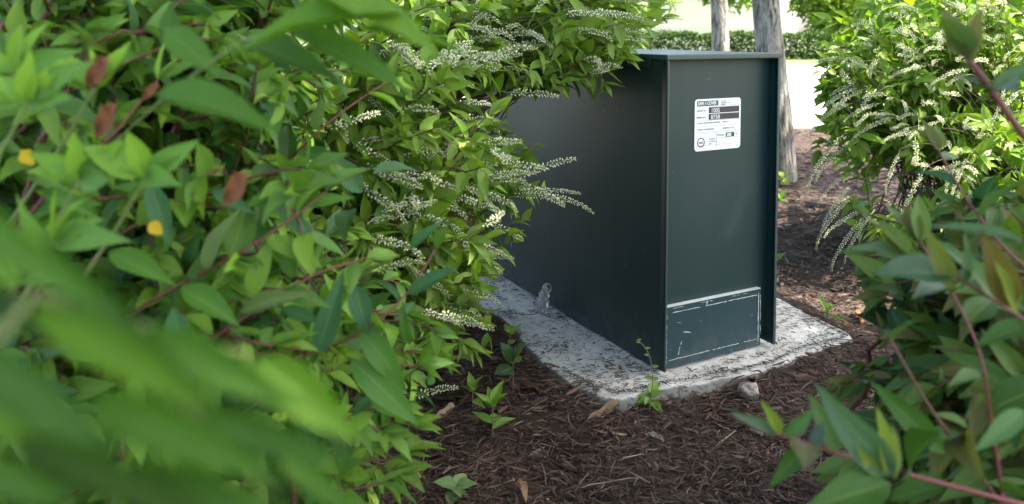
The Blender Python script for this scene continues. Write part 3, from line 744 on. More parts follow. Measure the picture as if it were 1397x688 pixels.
B.grow([W(x, y, d) for x, y, d in ((735, 195, 1.68), (745, 255, 1.66), (725, 300, 1.66), (700, 330, 1.66), (715, 215, 1.7), (690, 160, 1.75), (640, 480, 1.62), (600, 500, 1.55), (670, 430, 1.65), (640, 400, 1.6), (620, 460, 1.5), (655, 375, 1.62))], .22, .022, 1, .95, 0)
def clearB(p):
    x, y, d = PX(p)
    return outside_box(p) and x < np.interp(y, [0, 285, 320, 380, 440], [752, 752, 715, 690, 680]) and not (x > 690 and 128 < y < 190 and x > 700) and not (y > 505 and x > 575) and not (x > 672 and y > 400)
outer_spikes(B, 17, [(440, 150), (600, 90), (680, 140), (660, 330), (600, 440), (540, 420), (450, 260)], 1.28, 1.45, 1, 72);
B.keep(lambda p: clearB(p) or False); 
B.build()

# --- C: same kind, overhanging the roof's left end
C_ = Shrub('flowering_shrub', (-.62, 2.2), 'light green shrub with white flower spikes drooping over the left end of the box roof', MID, seed=32, flower=.26, L=(.05, .088), stemcol=(.14, .10, .05), group='white flowering shrubs'); C_.arch = .92; C_.lift = .16
r = C_.r
C_.grow(sample_poly([(560, -40), (900, -40), (890, 30), (850, 70), (800, 85), (740, 95), (690, 100), (600, 120)], 95, r, 1.6, 2.1), .3, .024, 2)
C_.grow([W(x, y, d) for x, y, d in ((880, 55, 1.8), (850, 80, 1.78), (830, 95, 1.75), (800, 100, 1.75), (770, 105, 1.75), (740, 110, 1.72), (905, 20, 1.9), (700, 120, 1.7))], .2, .02, 2, .95, .3)
def clearC(p):
    x, y, d = PX(p); return outside_box(p) and y < (128 if x < 860 else 128 - (x - 860) * 2.3) and x < 925
outer_spikes(C_, 16, [(600, 10), (830, 10), (810, 70), (720, 90), (600, 110)], 1.58, 1.68, 1, 73)
C_.keep(clearC); C_.build()

# --- G: behind the box
Gs = Shrub('flowering_shrub', (-.25, 3.35), 'light green shrub with white flower spikes standing behind the box', MID, seed=33, flower=.35, L=(.055, .095), stemcol=(.14, .10, .05), group='white flowering shrubs'); Gs.arch = .92; Gs.lift = .16
Gs.grow(sample_poly([(480, -60), (900, -60), (925, 20), (915, 70), (480, 150)], 75, Gs.r, 2.7, 3.5), .4, .026, 2, 1.05)
Gs.keep(lambda p: outside_box(p) and PX(p)[0] < 940); Gs.build(250)

# --- D: flowering shrub on the right
D_ = Shrub('flowering_shrub', (1.95, 3.15), 'round light green shrub with white flower spikes at right beyond the box', MID, seed=34, flower=.75, L=(.055, .11), stemcol=(.05, .035, .025), group='white flowering shrubs'); D_.arch = .92; D_.lift = .16
r = D_.r
polyD = [(1150, 30), (1190, -40), (1440, -40), (1440, 340), (1330, 300), (1290, 250), (1230, 200), (1180, 215), (1155, 190), (1140, 130)]
D_.grow(sample_poly(polyD, 120, r, 2.55, 3.2), .36, .026, 2)
D_.grow(sample_poly(polyD, 60, r, 3.1, 3.7), .4, .026, 2)
D_.grow([W(x, y, d) for x, y, d in ((1130, 60, 2.8), (1125, 100, 2.75), (1135, 30, 2.8), (1120, 150, 2.8), (1140, 170, 2.7), (1130, 120, 2.85), (1145, 80, 2.7), (1125, 195, 2.8), (1150, 215, 2.75), (1120, 130, 2.9), (1130, 90, 2.9), (1250, 290, 2.7), (1210, 300, 2.7), (1180, 310, 2.75), (1290, 310, 2.6), (1320, 330, 2.6), (1160, 280, 2.8))], .2, .026, 1, 1, .3)
for (x0, y0, x1, y1, k) in ((1150, 180, 1095, 240, 1), (1160, 190, 1110, 245, 5), (1150, 240, 1118, 262, 1), (1160, 250, 1120, 295, 4), (1165, 260, 1108, 318, 1), (1175, 285, 1122, 320, 5), (1180, 290, 1130, 350, 1), (1190, 285, 1150, 340, 4), (1160, 140, 1105, 160, 1), (1150, 80, 1090, 80, 4), (1170, 120, 1110, 140, 0), (1260, 230, 1215, 300, 0), (1225, 205, 1210, 265, 2), (1320, 210, 1300, 270, 2), (1290, 240, 1285, 285, 0), (1180, 120, 1130, 150, 2), (1200, 140, 1150, 160, 5), (1220, 160, 1160, 175, 0), (1260, 90, 1215, 100, 2), (1320, 95, 1270, 100, 0), (1330, 30, 1270, 45, 2), (1260, 180, 1205, 185, 2), (1280, 165, 1240, 185, 2), (1370, 120, 1350, 165, 0), (1360, 60, 1320, 35, 2)):
    d = 2.62 if x1 < 1165 else 2.45; p0, p1 = W(x0, y0, d + .08), W(x1, y1, d - .03); L = np.linalg.norm(p1 - p0)
    D_.spikes.insert(0, (leaf_mat(p0, p1 - p0, np.array([0, -.2, 1.]), L / .10) if L < .145 else leaf_mat(p0, p1 - p0, np.array([0, -.2, 1.]), L / .19), k if L < .145 else 6 + k % 3, True))
    b0 = np.array([*(D_.base[:2] + r.normal(0, .1, 2)), .05]); D_.stem(bez(b0, b0 + [0, 0, .35], p0 + np.array([.12, .05, .05]), p0, 14), .004, .001)
def clearD(p):
    x, y, d = PX(p); return p[2] > .02 and x > 1095 and not (x < 1150 and 92 < y < 178 and d > 0 and x < 1112)
outer_spikes(D_, 62, [(1165, 10), (1400, 0), (1400, 230), (1300, 250), (1200, 200), (1150, 150)], 2.42, 2.62, -1, 71)
D_.grow([W(r.uniform(1125, 1175), r.uniform(120, 200), r.uniform(2.7, 3.0)) for _ in range(14)], .22, .024, 1, 1, .2)
D_.keep(clearD); D_.build()

# --- A: near left shrub, dark leaves on red stems
YA = ((.10, .20, .026), (.14, .25, .028), (.07, .155, .026))
A_ = Shrub('leafy_shrub', (-.62, .95), 'dark green leafy shrub with red stems filling the left side', DARK, seed=35, stemcol=(.10, .032, .022), L=(.034, .066), young=YA, group='dark leaved red stemmed shrubs')
A_.yt = .85; r = A_.r
polyA = [(-40, -50), (180, -60), (330, -20), (420, 130), (440, 230), (470, 330), (520, 430), (540, 520), (510, 600), (500, 720), (-40, 720)]
A_.grow(sample_poly(polyA, 190, r, .74, 1.12), .3, .016, 2)
A_.grow(sample_poly([(-40, -60), (470, -60), (470, 20), (-40, 40)], 42, r, .8, 1.3), .3, .018, 2)
A_.grow(sample_poly(polyA, 80, r, .95, 1.4), .3, .019, 2)
A_.grow(sample_poly([(-40, 20), (330, 30), (420, 300), (450, 600), (-40, 600)], 26, r, .6, .78), .22, .022, 1)
A_.grow([W(x, y, d) for x, y, d in ((560, 580, .95), (550, 620, .9), (570, 500, .98), (520, 660, .9), (530, 560, .9), (555, 430, .95), (580, 480, 1.05), (540, 640, .95))], .16, .02, 1)
def red(S_, pts, r0=.0018, r1=.0009, dress=.1, sp=.03, col=(.13, .032, .026), size=1.0, young=True):
    col = tuple(np.array(col) * .9)
    K = np.array([W(*p) for p in pts]); P = resample(K, 24, False)
    for _ in range(4): P[1:-1] = (P[:-2] + 2 * P[1:-1] + P[2:]) / 4
    S_.stem(P, r0, r1, col); S_.dress(P, dress, sp, np.array([.1, -.8, .5]), young, False, size)
red(A_, [(250, 560, .80), (405, 488, .74), (490, 462, .74), (556, 405, .76), (600, 330, .80)], sp=.035)
red(A_, [(160, 440, .68), (245, 388, .66), (330, 345, .66), (410, 290, .68), (445, 262, .7)], sp=.034)
red(A_, [(200, 540, .66), (285, 465, .66), (345, 425, .66), (430, 372, .7), (500, 352, .74)], sp=.036)
red(A_, [(440, 340, .9), (490, 268, .88), (535, 195, .88), (585, 140, .9), (620, 110, .92)], sp=.036)
red(A_, [(330, 300, .9), (420, 190, .85), (470, 150, .86), (530, 110, .9)], sp=.034)
red(A_, [(20, 320, .6), (90, 230, .62), (150, 190, .64), (215, 110, .66)], sp=.036)
def clearA(p):
    x, y, d = PX(p)
    lim = np.interp(y, [-50, 60, 130, 330, 430, 520, 600, 700], [500, 480, 560, 610, 620, 610, 605, 570])
    return outside_box(p) and d > .5 and x < lim
A_.keep(clearA)
# brown dried leaves caught in it
for (x0, y0, x1, y1, d) in ((150, 80, 103, 120, .55), (160, 143, 116, 187, .55), (338, 236, 292, 280, .57), (217, 116, 188, 132, .58)):
    p0, p1 = W(x0, y0, d), W(x1, y1, d - .005); L = np.linalg.norm(p1 - p0)
    o = link('dead_leaf', leaf_mesh(6, np.array((.22, .085, .04)), M_DRY, 'dead_leaf'), A_.root, M=(lambda M: (M.__setitem__((slice(0, 3), 3), M[:3, 3] - A_.base), M)[1])(leaf_mat(p0, p1 - p0, np.array([.2, -1, .5]), L, 1.3)))
    o['label'] = 'brown dried leaf caught among the green ones'
TE = (.032, .105, .040); MGn = (.055, .15, .020); PG = (.12, .18, .06)
for (x0, y0, x1, y1, d, wd, col) in ((432, 482, 468, 382, .72, 1.0, TE), (484, 388, 502, 458, .74, 1.3, TE), (492, 452, 562, 528, .74, 1.0, MGn), (478, 488, 574, 582, .74, .9, MGn), (556, 402, 622, 362, .76, .8, TE), (283, 372, 306, 286, .66, 1.2, PG), (344, 404, 360, 330, .66, 1.0, (.12, .22, .03)),
    (248, 392, 326, 442, .64, 1.1, MGn), (328, 426, 424, 398, .66, .7, (.10, .15, .05)), (236, 420, 262, 525, .60, 1.0, TE), (505, 545, 560, 572, .8, .7, MGn), (400, 380, 380, 320, .7, 1.0, MGn), (205, 250, 232, 335, .62, 1.0, TE), (60, 260, 128, 292, .6, .9, MGn), (290, 260, 345, 290, .68, .9, TE), (150, 345, 235, 385, .6, 1.0, MGn), (560, 340, 590, 300, .8, .8, TE), (410, 280, 470, 262, .7, .8, MGn), (385, 420, 440, 440, .72, .9, TE), (560, 470, 545, 420, .8, .9, MGn)):
    p0, p1 = W(x0, y0, d), W(x1, y1, d - .01); A_.leaf(p0, p1 - p0, np.array([r.normal(0, .25), -.8, .45]), np.linalg.norm(p1 - p0), np.array(col), int(r.choice([0, 1, 2, 4, 5])), wd * .88, True)
for (x0, y0, x1, y1, d) in ((30, 205, 46, 226, .58), (204, 304, 222, 320, .6), (114, 408, 132, 428, .58)):
    A_.leaf(W(x0, y0, d), W(x1, y1, d) - W(x0, y0, d), np.array([0, -1, .3]), np.linalg.norm(W(x1, y1, d) - W(x0, y0, d)), np.array((.55, .36, .02)), 3, 1.7, True)
A_.build()

# --- F: big blurred leaves right in front of the lens
Fs = Shrub('leafy_shrub', (-.42, .30), 'out of focus light green leaves closest to the camera at lower left', DARK, seed=36, stemcol=(.12, .14, .05), L=(.05, .08), young=YA, group='dark leaved red stemmed shrubs')
BR = (.065, .155, .008); MG = (.046, .125, .012); DG = (.030, .09, .010); LG = (.095, .20, .018); DD = (.020, .058, .005)
for (x0, y0, d0, x1, y1, d1, wd, col, n) in (
    (-70, 262, .20, 150, 430, .20, .42, MG, (-.3, -.9, .5)), (60, 330, .22, 240, 520, .21, .42, DG, (-.3, -.9, .4)), (40, 420, .21, 300, 560, .21, .42, BR, (.3, -.8, .6)), (190, 450, .23, 420, 560, .22, .44, MG, (.2, -.9, .5)),
    (-70, 470, .18, 160, 620, .17, .5, DG, (.2, -.8, .6)), (350, 490, .26, 495, 600, .25, .75, LG, (.3, -.8, .4)), (120, 540, .19, 370, 650, .18, .5, MG, (-.2, -.8, .6)), (270, 560, .22, 500, 640, .21, .38, DG, (-.2, -.9, .4)),
    (-60, 340, .24, 110, 500, .23, .5, DD, (-.4, -.9, .3)), (20, 600, .19, 260, 700, .18, .45, DD, (.4, -.8, .4)), (-80, 600, .2, 110, 700, .19, .5, MG, (0, -1, .3)), (230, 520, .24, 400, 690, .23, .40, DD, (.5, -.8, .2)),
    (180, 640, .2, 420, 720, .19, .45, DG, (0, -.8, .5)), (380, 620, .24, 500, 710, .23, .5, MG, (.2, -.8, .5)), (-40, 530, .2, 90, 660, .2, .4, BR, (.4, -.8, .4)),
    (560, 20, .42, 300, 30, .40, .75, BR, (.0, -.5, .8)), (420, -20, .42, 610, 62, .40, .75, LG, (.1, -.6, .9)), (390, 40, .43, 570, 118, .41, .6, MG, (-.1, -.6, .8)), (330, 55, .44, 470, 105, .42, .7, DG, (.2, -.7, .6)), (225, 40, .46, 300, 100, .44, .9, MG, (.2, -.9, .3)), (215, 130, .44, 370, 150, .42, .7, MG, (0, -.6, .8)), (480, 40, .42, 655, 62, .42, .30, LG, (0, -.4, .9))):
    if y1 > 300: d0, d1 = d0 * .72, d1 * .72
    p0, p1 = W(x0, y0, d0), W(x1, y1, d1); L = np.linalg.norm(p1 - p0); Fs.leaf(p0, p1 - p0, np.array(n), L, np.array(col), int(Fs.r.choice([0, 3, 1])), wd, True)
def fstem(pts, r0=.0022): 
    K = np.array([W(*p) for p in pts]); Fs.stem(resample(K, 16, False), r0, r0 * .6, (.16, .20, .06))
fstem([(-300, 760, .2), (-70, 560, .14), (40, 400, .15), (170, 440, .165), (340, 485, .187)], .0012); fstem([(-300, 760, .2), (-80, 600, .14), (-70, 250, .144)], .0012)
fstem([(-250, 700, .6), (-40, 400, .7), (150, 200, .60), (240, 120, .45), (320, 60, .44), (400, 25, .43), (480, 30, .42), (560, 20, .42)], .0011)
def sprig(S_, x, y, d, n, L, cols, up=(0, -.2, 1), seed=0):        # a terminal rosette
    r_ = np.random.default_rng(seed); p = W(x, y, d)
    for k in range(n):
        a_ = k * 2.4 + r_.random(); dd = nrm(np.array([math.cos(a_) * .8, -abs(math.sin(a_)) * .35, math.sin(a_) * .6]) + np.array(up) * .6)
        S_.leaf(p, dd, np.array([0, -.8, .5]) + r_.normal(0, .3, 3), L * r_.uniform(.65, 1.1), np.array(cols[k % len(cols)]), None, 1.0, True)
for i, (x, y, d) in enumerate(((20, 100, .5), (40, 140, .48), (110, 245, .5), (200, 240, .5), (75, 330, .48), (30, 380, .48), (130, 120, .56))):
    sprig(Fs, x, y, d, 6, .042, ((.16, .30, .03), (.12, .25, .03), (.09, .20, .04)), (0, -.1, .9), i)
    fstem([(x - 120, y + 190, d + .06), (x - 40, y + 70, d + .02), (x, y, d)], .0016)
Fs.build()

# --- E: near right shrub
E_ = Shrub('leafy_shrub', (.98, 1.05), 'dark shaded shrub with red stems in the lower right corner', [(.018, .062, .012), (.026, .078, .014), (.022, .066, .026), (.036, .095, .016)], seed=37, stemcol=(.10, .03, .024), L=(.042, .078), young=((.09, .15, .028), (.10, .10, .03), (.07, .13, .03)), group='dark leaved red stemmed shrubs')  # leaf greens lowered to stand in for shade from unseen neighbouring shrubs
r = E_.r
polyE = [(1440, 240), (1370, 270), (1290, 330), (1230, 360), (1230, 420), (1260, 470), (1210, 520), (1230, 580), (1200, 640), (1190, 720), (1440, 720)]
E_.grow(sample_poly(polyE, 95, r, .8, 1.3), .26, .019, 2)
E_.grow(sample_poly([(1440, 330), (1330, 400), (1300, 520), (1260, 640), (1300, 720), (1440, 720)], 30, r, .6, .85), .2, .021, 1)
E_.grow([W(x, y, d) for x, y, d in ((1195, 375, 1.05), (1185, 350, 1.08), (1200, 460, .95), (1180, 500, .95), (1165, 520, .9), (1215, 410, 1.0), (1250, 350, 1.1), (1300, 310, 1.0))], .12, .02, 1, .72)
E_.grow([W(1180, 292, 1.15)], .06, .02, 0, .6)
red(E_, [(1450, 250, .50), (1392, 180, .50), (1350, 120, .50), (1322, 82, .50)], .0030, .0022, .75, .035, size=.7)
red(E_, [(1420, 760, .62), (1330, 640, .6), (1270, 560, .6), (1235, 500, .6), (1210, 455, .6)], .0018, .001, .97, .05, (.13, .05, .04), young=False)
red(E_, [(1400, 690, .55), (1230, 645, .55), (1150, 622, .55), (1060, 592, .55)], .0018, .0012, .3, .035, (.15, .03, .03))
red(E_, [(1380, 760, .6), (1350, 560, .6), (1340, 480, .6), (1300, 400, .62), (1255, 330, .66)], .0015, .0009, .2, .034, (.15, .03, .03))
red(E_, [(1450, 470, .55), (1380, 425, .55), (1310, 380, .56), (1240, 350, .58)], .0015, .0009, .2, .034, (.15, .03, .03))
red(E_, [(1440, 400, .7), (1370, 340, .7), (1320, 275, .72), (1280, 205, .75)], .0014, .0009, .35, .034, size=.7, col=(.15, .03, .03))
E_.keep(lambda p: p[2] > .01 and PX(p)[2] > .4 and PX(p)[0] > np.interp(PX(p)[1], [0, 250, 330, 400, 470, 500, 525, 545, 560, 640, 720], [1280, 1165, 1150, 1175, 1190, 1160, 1120, 1010, 1000, 1030, 1060]))
def el(x0, y0, d0, x1, y1, d1, wd, col, n=(0, -.8, .5), sh=0):
    p0, p1 = W(x0, y0, d0), W(x1, y1, d1); E_.leaf(p0, p1 - p0, np.array(n), np.linalg.norm(p1 - p0), np.array(col), sh, wd, True)
YL = (.15, .20, .03)
for q in ((1320, 84, .50, 1338, 10, .49, .9, (.13, .12, .05), (-.6, -.7, .2)), (1320, 84, .50, 1302, 40, .51, .8, (.10, .14, .10), (.7, -.7, .2)), (1345, 118, .50, 1300, 100, .51, .8, (.08, .12, .09), (.1, -.6, .7)), (1350, 125, .5, 1430, 75, .49, .7, (.07, .13, .06), (-.2, -.7, .7)),
          (1220, 650, .5, 1118, 535, .49, .75, (.06, .12, .07), (-.5, -.8, .4)), (1210, 650, .5, 1205, 560, .49, .7, YL, (.3, -.9, .2)), (1220, 655, .5, 1225, 580, .5, .8, (.10, .15, .03), (.7, -.6, .2)), (1200, 650, .5, 1170, 610, .49, .6, YL, (-.3, -.9, .3)), (1215, 660, .5, 1100, 690, .48, .9, DG, (0, -.6, .8)),
          (1064, 592, .55, 1000, 563, .54, .5, (.09, .13, .09), (-.3, -.8, .6)), (1066, 594, .55, 1042, 548, .54, .7, YL, (.3, -.9, .2)), (1070, 596, .55, 1112, 560, .54, .9, (.06, .14, .05), (.2, -.9, .4)), (1100, 605, .55, 1050, 665, .54, .8, DG, (-.2, -.8, .5)), (1108, 610, .55, 1124, 575, .55, 1.2, (.05, .09, .08), (-.4, -.8, .1)),
          (1290, 620, .58, 1190, 520, .6, .7, DG, (-.3, -.8, .5)), (1397, 560, .5, 1335, 612, .48, .7, (.06, .14, .045), (-.2, -.8, .6)), (1380, 420, .52, 1345, 320, .5, .8, (.12, .085, .03), (-.3, -.9, .2)), (1385, 425, .52, 1368, 360, .5, .7, YL, (.3, -.9, .2)), (1300, 395, .56, 1265, 312, .55, .7, (.13, .15, .04), (-.3, -.9, .2)), (1310, 395, .56, 1325, 318, .55, .8, (.05, .10, .05), (.5, -.8, .2)), (1397, 330, .5, 1270, 300, .52, .45, (.05, .11, .05), (0, -.5, .9))): el(*q)
E_.build()

# ------------------------------------------------------------------ mulch shreds
def strips(n, P, yaw, Ls, Ws, tilt, cols, r, bend=.25, sink=0.0):
    """n bent ridged splinters, 9 verts / 4 quads each"""
    d = np.stack([np.cos(yaw) * np.cos(tilt), np.sin(yaw) * np.cos(tilt), np.sin(tilt)], 1); s = np.stack([-np.sin(yaw), np.cos(yaw), np.zeros(n)], 1)
    roll = r.normal(0, .5, n); u = np.cross(s, d) * -1; u[u[:, 2] < 0] *= -1
    s2 = s * np.cos(roll)[:, None] + u * np.sin(roll)[:, None]; u2 = u * np.cos(roll)[:, None] - s * np.sin(roll)[:, None]
    b = r.normal(0, bend, n) * Ls; out = []
    for k, (t, wf) in enumerate(((-.5, .45), (r.uniform(-.15, .15, n), 1.0), (.5, .35))):
        t = np.broadcast_to(t, (n,)); c = P + d * (t * Ls)[:, None] + s2 * (b * (1 - 4 * t * t) * .35)[:, None]; hw = (Ws * wf * .5)[:, None]
        out += [c - s2 * hw - u2 * hw * .4, c + u2 * hw * .55, c + s2 * hw - u2 * hw * .4]
    V = np.stack(out, 1).reshape(-1, 3); i = (np.arange(n) * 9)[:, None]
    Q = np.concatenate([i + q for q in ([0, 3, 4, 1], [1, 4, 5, 2], [3, 6, 7, 4], [4, 7, 8, 5])])
    return V, Q[:, ::-1], np.repeat(cols, 9, 0)
def mulch():
    r = np.random.default_rng(50)
    def field(n, x0, x1, y0, y1, lmin, lmax, wmin, wmax):
        P = np.stack([r.uniform(x0, x1, n), r.uniform(y0, y1, n)], 1)
        z = np.array([ground_h(*p) for p in P]) + np.abs(r.normal(0, .007, n)) + .002
        P3 = np.concatenate([P, z[:, None]], 1)
        inp = np.array([inside(PADC + (p - PADC) / 1.0, pad_pts) for p in P]); P3 = P3[~inp]; m = len(P3)
        q = r.random(m) ** 2.2; Ls = lmin + (lmax - lmin) * q; Ws = (wmin + (wmax - wmin) * r.random(m) ** 1.6) * (1 + q * .4)
        base = np.array([(.034, .019, .013), (.058, .032, .023), (.085, .050, .037), (.120, .082, .065), (.068, .035, .024)])[r.integers(0, 5, m)] * r.uniform(.7, 1.3, (m, 1))
        wide = r.random(m) < .10; Ws[wide] *= 2.3; Ls[wide] = Ls[wide] * .8 + .012; pale = r.random(m) < .014; base[pale] = np.array((.20, .15, .105)) * r.uniform(.6, 1.2, (pale.sum(), 1))
        return strips(m, P3, r.uniform(0, 6.28, m), Ls, Ws, r.normal(0, .16, m), base, r)
    A = Acc()
    for args in ((52000, -.7, 1.25, .85, 2.2, .008, .05, .0012, .0042), (26000, -.9, 2.3, 2.2, 4.0, .012, .06, .002, .006), (15000, -.6, 4.2, 4.0, BEDY - .03, .02, .08, .003, .009)):
        V, Q, C = field(*args); A.add(V, Q, None, C)
    tag(link('mulch_shreds', A.mesh('mulch_shreds', M_CHIP)), 'dark brown shredded bark mulch covering the bed', 'mulch', kind='stuff')
    # dark shreds lying on the slab, thick along the box foot and the slab edge
    A = Acc(); P = []
    lo, hi = pad_pts.min(0), pad_pts.max(0)
    while len(P) < 4200:
        p = r.uniform(lo, hi)
        if not inside(p, pad_pts): continue
        u, v = (np.append(p, 0) - c0) @ EX, (np.append(p, 0) - c0) @ EY
        if -.005 < u < BW + .005 and -.008 < v < BL: continue
        edge = not inside(PADC + (p - PADC) * 1.07, pad_pts); n_ = mnoise.fractal(Vector((p[0] * 9, p[1] * 9, 4)), 1, 2, 4)
        foot = (-.04 < u < 0 and v > -.02) or (-.035 < v < 0 and u > .05)
        if r.random() < (.85 if n_ > .22 else .10) + (.25 if edge else 0) + (.5 if foot else 0): P.append((*p, PADZ + .004 + r.random() * .003))
    ang = np.arange(len(pad_pts)); rim = resample(pad_pts, 500)
    for p in rim:
        if p[1] < 2.15 and p[0] > .12:
            for _ in range(5):
                q = PADC + (p - PADC) * (.945 + .008 * math.sin(p[0] * 23) + r.normal(0, .006))
                if r.random() < .75: P.append((*q, PADZ + .004 + r.random() * .002))
    P = np.array(P); m = len(P)
    base = np.array([(.03, .02, .016), (.05, .032, .026), (.07, .048, .038)])[r.integers(0, 3, m)]
    V, Q, C = strips(m, P, r.uniform(0, 6.28, m), .004 + .026 * r.random(m) ** 2.5, .0009 + .0024 * r.random(m) ** 2, r.normal(0, .08, m), base, r)
    A.add(V, Q, None, C); tag(link('slab_litter', A.mesh('slab_litter', M_CHIP)), 'dark bark shreds scattered over the concrete slab', 'mulch', kind='stuff')
mulch()

# ------------------------------------------------------------------ small things
def seedling(px, py, label, n, L, cols, h=.05, lean=(0, 0), seed=0, z=0.0, wd=1.0, flat_=0.0, shape=None):
    r = np.random.default_rng(100 + seed); b = G(px, py, z); b[2] = ground_h(b[0], b[1]) - .004 if z == 0 else z
    t = empty('seedling', b, 0, label, 'seedling', 'seedlings in the mulch')
    P = bez(np.zeros(3), np.array([0, 0, h * .4]), np.array([lean[0] * .5, lean[1] * .5, h * .8]), np.array([lean[0], lean[1], h]), 8)
    V, Q, T = tube(P, np.linspace(.0016, .0008, 8), 6); link('stem', mesh_np('stem', V, Q, T, M_STEM, np.tile((.16, .13, .06), (len(V), 1)), np.zeros((len(V), 2)), True), t)
    for k in range(n):
        f = 1 if k < n * .5 else r.uniform(.3, .95); p = P[int(f * 7)]; a_ = k * 2.4 + seed
        d = nrm(np.array([math.cos(a_), math.sin(a_), (1 - flat_) * (1.3 if f == 1 else .4) + r.normal(0, .15)])); nn = np.array([0, -.4, .9]) - d * .3
        link('leaf', leaf_mesh(int(r.integers(6)) if shape is None else shape, np.array(cols[k % len(cols)])), t, M=leaf_mat(p, d, nn, L * r.uniform(.65, 1.1), wd))
    return t
SG = [(.14, .26, .04), (.17, .30, .05), (.12, .23, .04)]
seedling(672, 598, 'upright bright green seedling with two leaf tiers in the mulch left of the slab', 9, .062, SG, .07, seed=1)
seedling(645, 560, 'small green seedling just left of the upright two tiered one', 6, .04, SG, .05, seed=2)
seedling(700, 545, 'seedling with a broad dark heart shaped leaf near the slab edge', 4, .07, [(.045, .10, .04), (.05, .11, .04), (.12, .2, .04)], .075, seed=3, wd=1.5, shape=3)
seedling(692, 505, 'small seedling with rounded pale green leaves by the slab edge at left', 5, .04, SG, .07, (.01, 0), seed=4, wd=1.4)
seedling(622, 672, 'flat pale grey green rosette of leaves in the front mulch', 7, .05, [(.17, .26, .11), (.21, .30, .14), (.14, .23, .09)], .025, seed=5, flat_=.7, wd=1.5)
seedling(1128, 432, 'upright seedling beside the right corner of the slab', 7, .055, SG, .03, seed=6, wd=.7)
seedling(1059, 358, 'tiny seedling behind the right edge of the box', 5, .05, SG, .02, seed=7)
seedling(1064, 275, 'tiny seedling in the mulch in front of the grey tree trunk', 5, .06, SG, .02, seed=8)
seedling(1067, 252, 'tuft of yellow green shoots at the foot of the grey tree trunk', 8, .09, [(.16, .24, .05), (.2, .27, .06)], .05, seed=9, wd=.7)
# the tall weed at the front corner of the slab
wb = G(886, 568, 0.0); wb[2] = ground_h(wb[0], wb[1]) - .001
wd_ = empty('weed', wb, 0, 'tall thin weed with a curling stem in front of the box corner', 'weed')
q = [W(886, 560, wb[1]), W(891, 520, wb[1]), W(888, 490, wb[1]), W(880, 472, wb[1]), W(869, 464, wb[1])]
P = resample(np.array(q) - wb, 20, False)
for _ in range(3): P[1:-1] = (P[:-2] + 2 * P[1:-1] + P[2:]) / 4
V, Q, T = tube(P, np.linspace(.0015, .0007, 20), 6); link('stem', mesh_np('stem', V, Q, T, M_STEM, np.tile((.15, .16, .06), (len(V), 1)), np.zeros((len(V), 2)), True), wd_)
rw = np.random.default_rng(77)
for k in range(12):
    a_ = k * 2.4; d = nrm([math.cos(a_), math.sin(a_), rw.uniform(-.1, .6)])
    link('leaf', leaf_mesh(k % 6, np.array([(.14, .25, .05), (.18, .30, .07)][k % 2])), wd_, M=leaf_mat(np.array([0, -.004, .010 + .026 * rw.random()]), d, np.array([0, -.5, .8]), rw.uniform(.028, .05), 1.25))
for f, dx, L in ((.45, -1, .022), (.45, 1, .014), (.62, 1, .016), (.75, -1, .012), (.85, 1, .012), (.95, -1, .010), (1, 1, .010)):
    link('leaf', leaf_mesh(1, np.array((.15, .22, .08))), wd_, M=leaf_mat(P[int(f * 19)], np.array([dx, -.3, .25]), np.array([0, -.8, .5]), L, 1.1))
# curled dry leaves
def dry(px, py, px2, py2, label, col, wd=.9, sh=6, lift=.006, z=0):
    p0, p1 = G(px, py, z), G(px2, py2, z)
    for p in (p0, p1): p[2] = (ground_h(p[0], p[1]) + .012 if z == 0 else z + .004)
    p1[2] += lift; L = np.linalg.norm(p1 - p0)
    o = link('dead_leaf', leaf_mesh(sh, np.array(col), M_DRY, 'dead_leaf'), None, M=leaf_mat(p0, p1 - p0, np.array([.15, -.35, .9]), L, wd))
    return tag(o, label, 'dead leaf', 'dead leaves on the mulch')
dry(845, 575, 776, 602, 'long curled tan dead leaf in the mulch before the slab corner', (.30, .21, .13), .35)
dry(703, 660, 716, 686, 'curled pale brown dead leaf at the bottom edge of the mulch', (.32, .20, .12), .9, 6, .03)
dry(622, 560, 580, 580, 'narrow tan dead leaf under the flower spike at the left shrub', (.36, .26, .18), .5)
dry(735, 555, 705, 540, 'rust brown crumpled leaf beside the slab edge', (.20, .08, .035), .9)
dry(905, 612, 880, 602, 'pale chip like dead leaf in the middle of the mulch', (.42, .36, .28), .6)
dry(1148, 440, 1180, 452, 'tan dead leaf right of the slab beside the upright seedling', (.36, .24, .13), .6)
dry(1165, 425, 1180, 438, 'orange brown dead leaf under the right shrub', (.34, .17, .07), .8)
dry(708, 485, 690, 478, 'orange brown dead leaf beside the slab at left', (.30, .13, .05), .7)
def twig(px, py, px2, py2, label, col=(.24, .18, .12), r0=.0016):
    p0, p1 = G(px, py), G(px2, py2)
    for p in (p0, p1): p[2] = ground_h(p[0], p[1]) + .012
    P = np.linspace(p0, p1, 8); P[1:-1, 2] += .003; P[2:6, 0] += .002
    V, Q, T = tube(P - p0, np.linspace(r0, r0 * .6, 8), 6); o = link('twig', mesh_np('twig', V, Q, T, M_STEM, np.tile(col, (len(V), 1)), np.zeros((len(V), 2)), True), loc=tuple(p0))
    return tag(o, label, 'twig', 'pale twigs on the mulch')
twig(978, 618, 1004, 598, 'short straight pale twig in the mulch before the small stone')
twig(793, 672, 870, 665, 'long pale twig lying at the bottom of the mulch')
twig(848, 640, 880, 632, 'pale splinter lying across the lower middle of the mulch', (.28, .2, .14))
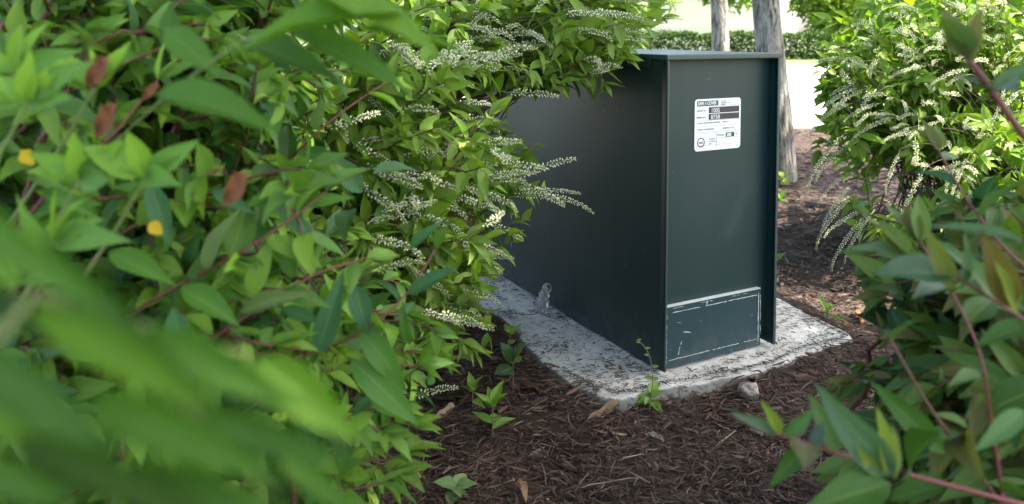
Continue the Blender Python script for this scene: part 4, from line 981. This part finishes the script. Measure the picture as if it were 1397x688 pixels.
twig(1135, 448, 1160, 445, 'pale twig on the mulch right of the slab corner', (.3, .22, .15), .0022)
twig(738, 632, 745, 660, 'brown twig pointing at the camera beside the curled leaf', (.16, .11, .08))
# stone
sb = G(1022, 556, 0); sb[2] = ground_h(sb[0], sb[1]) + .012
b = bmesh.new(); bmesh.ops.create_icosphere(b, subdivisions=4, radius=1)
for v in b.verts:
    n_ = 1 + .35 * mnoise.noise(v.co * 1.6) + .16 * mnoise.noise(v.co * 5); v.co = Vector((v.co.x * .024, v.co.y * .02, v.co.z * .018)) * n_
st = bm_obj('stone', b, M_STONE, None, True); st.location = [float(x) for x in sb]; tag(st, 'small knobbly pale stone on the mulch in front of the slab', 'stone')
# crumpled foil at the foot of the long side
fb = G(739, 430, PADZ); fo = empty('foil_lump', (fb[0] + .002, fb[1] + .004, PADZ + .003), .4, 'crumpled silver foil standing against the foot of the box', 'foil')
b = bmesh.new(); bmesh.ops.create_icosphere(b, subdivisions=4, radius=1)
for v in b.verts:
    c = v.co.copy(); f_ = 1 + .35 * (mnoise.cell(c * 2.3) - .5) + .5 * abs(mnoise.noise(c * 2.1)) + .45 * abs(mnoise.noise(c * 4.7)) - .3
    h = (c.z + 1) / 2; v.co = Vector((c.x * .020 * f_ * (1.15 - .5 * h) + .012 * h * h, c.y * .018 * f_ * (1.1 - .4 * h), max(0, h * .080 * (.92 + .12 * f_))))
bm_obj('crumpled_sheet', b, M_FOIL, fo)
tw = np.array([(-.016, -.006, .01), (-.03, -.012, .006), (-.05, .0, .005), (-.075, .018, .006), (-.10, .022, .004)])
V, Q, T = tube(resample(tw, 14, False), .0009, 6); link('loose_wire', mesh_np('loose_wire', V, Q, T, M_INK, smooth=True), fo)
b = bmesh.new()
ring = np.array([(.012 + .013 * math.cos(t), -.004, .072 + .014 * math.sin(t)) for t in np.linspace(0, 2 * math.pi, 16)])
V, Q, T = tube(ring, .0024, 6); link('wire_loop', mesh_np('wire_loop', V, Q, T, M_FOIL, smooth=True), fo)
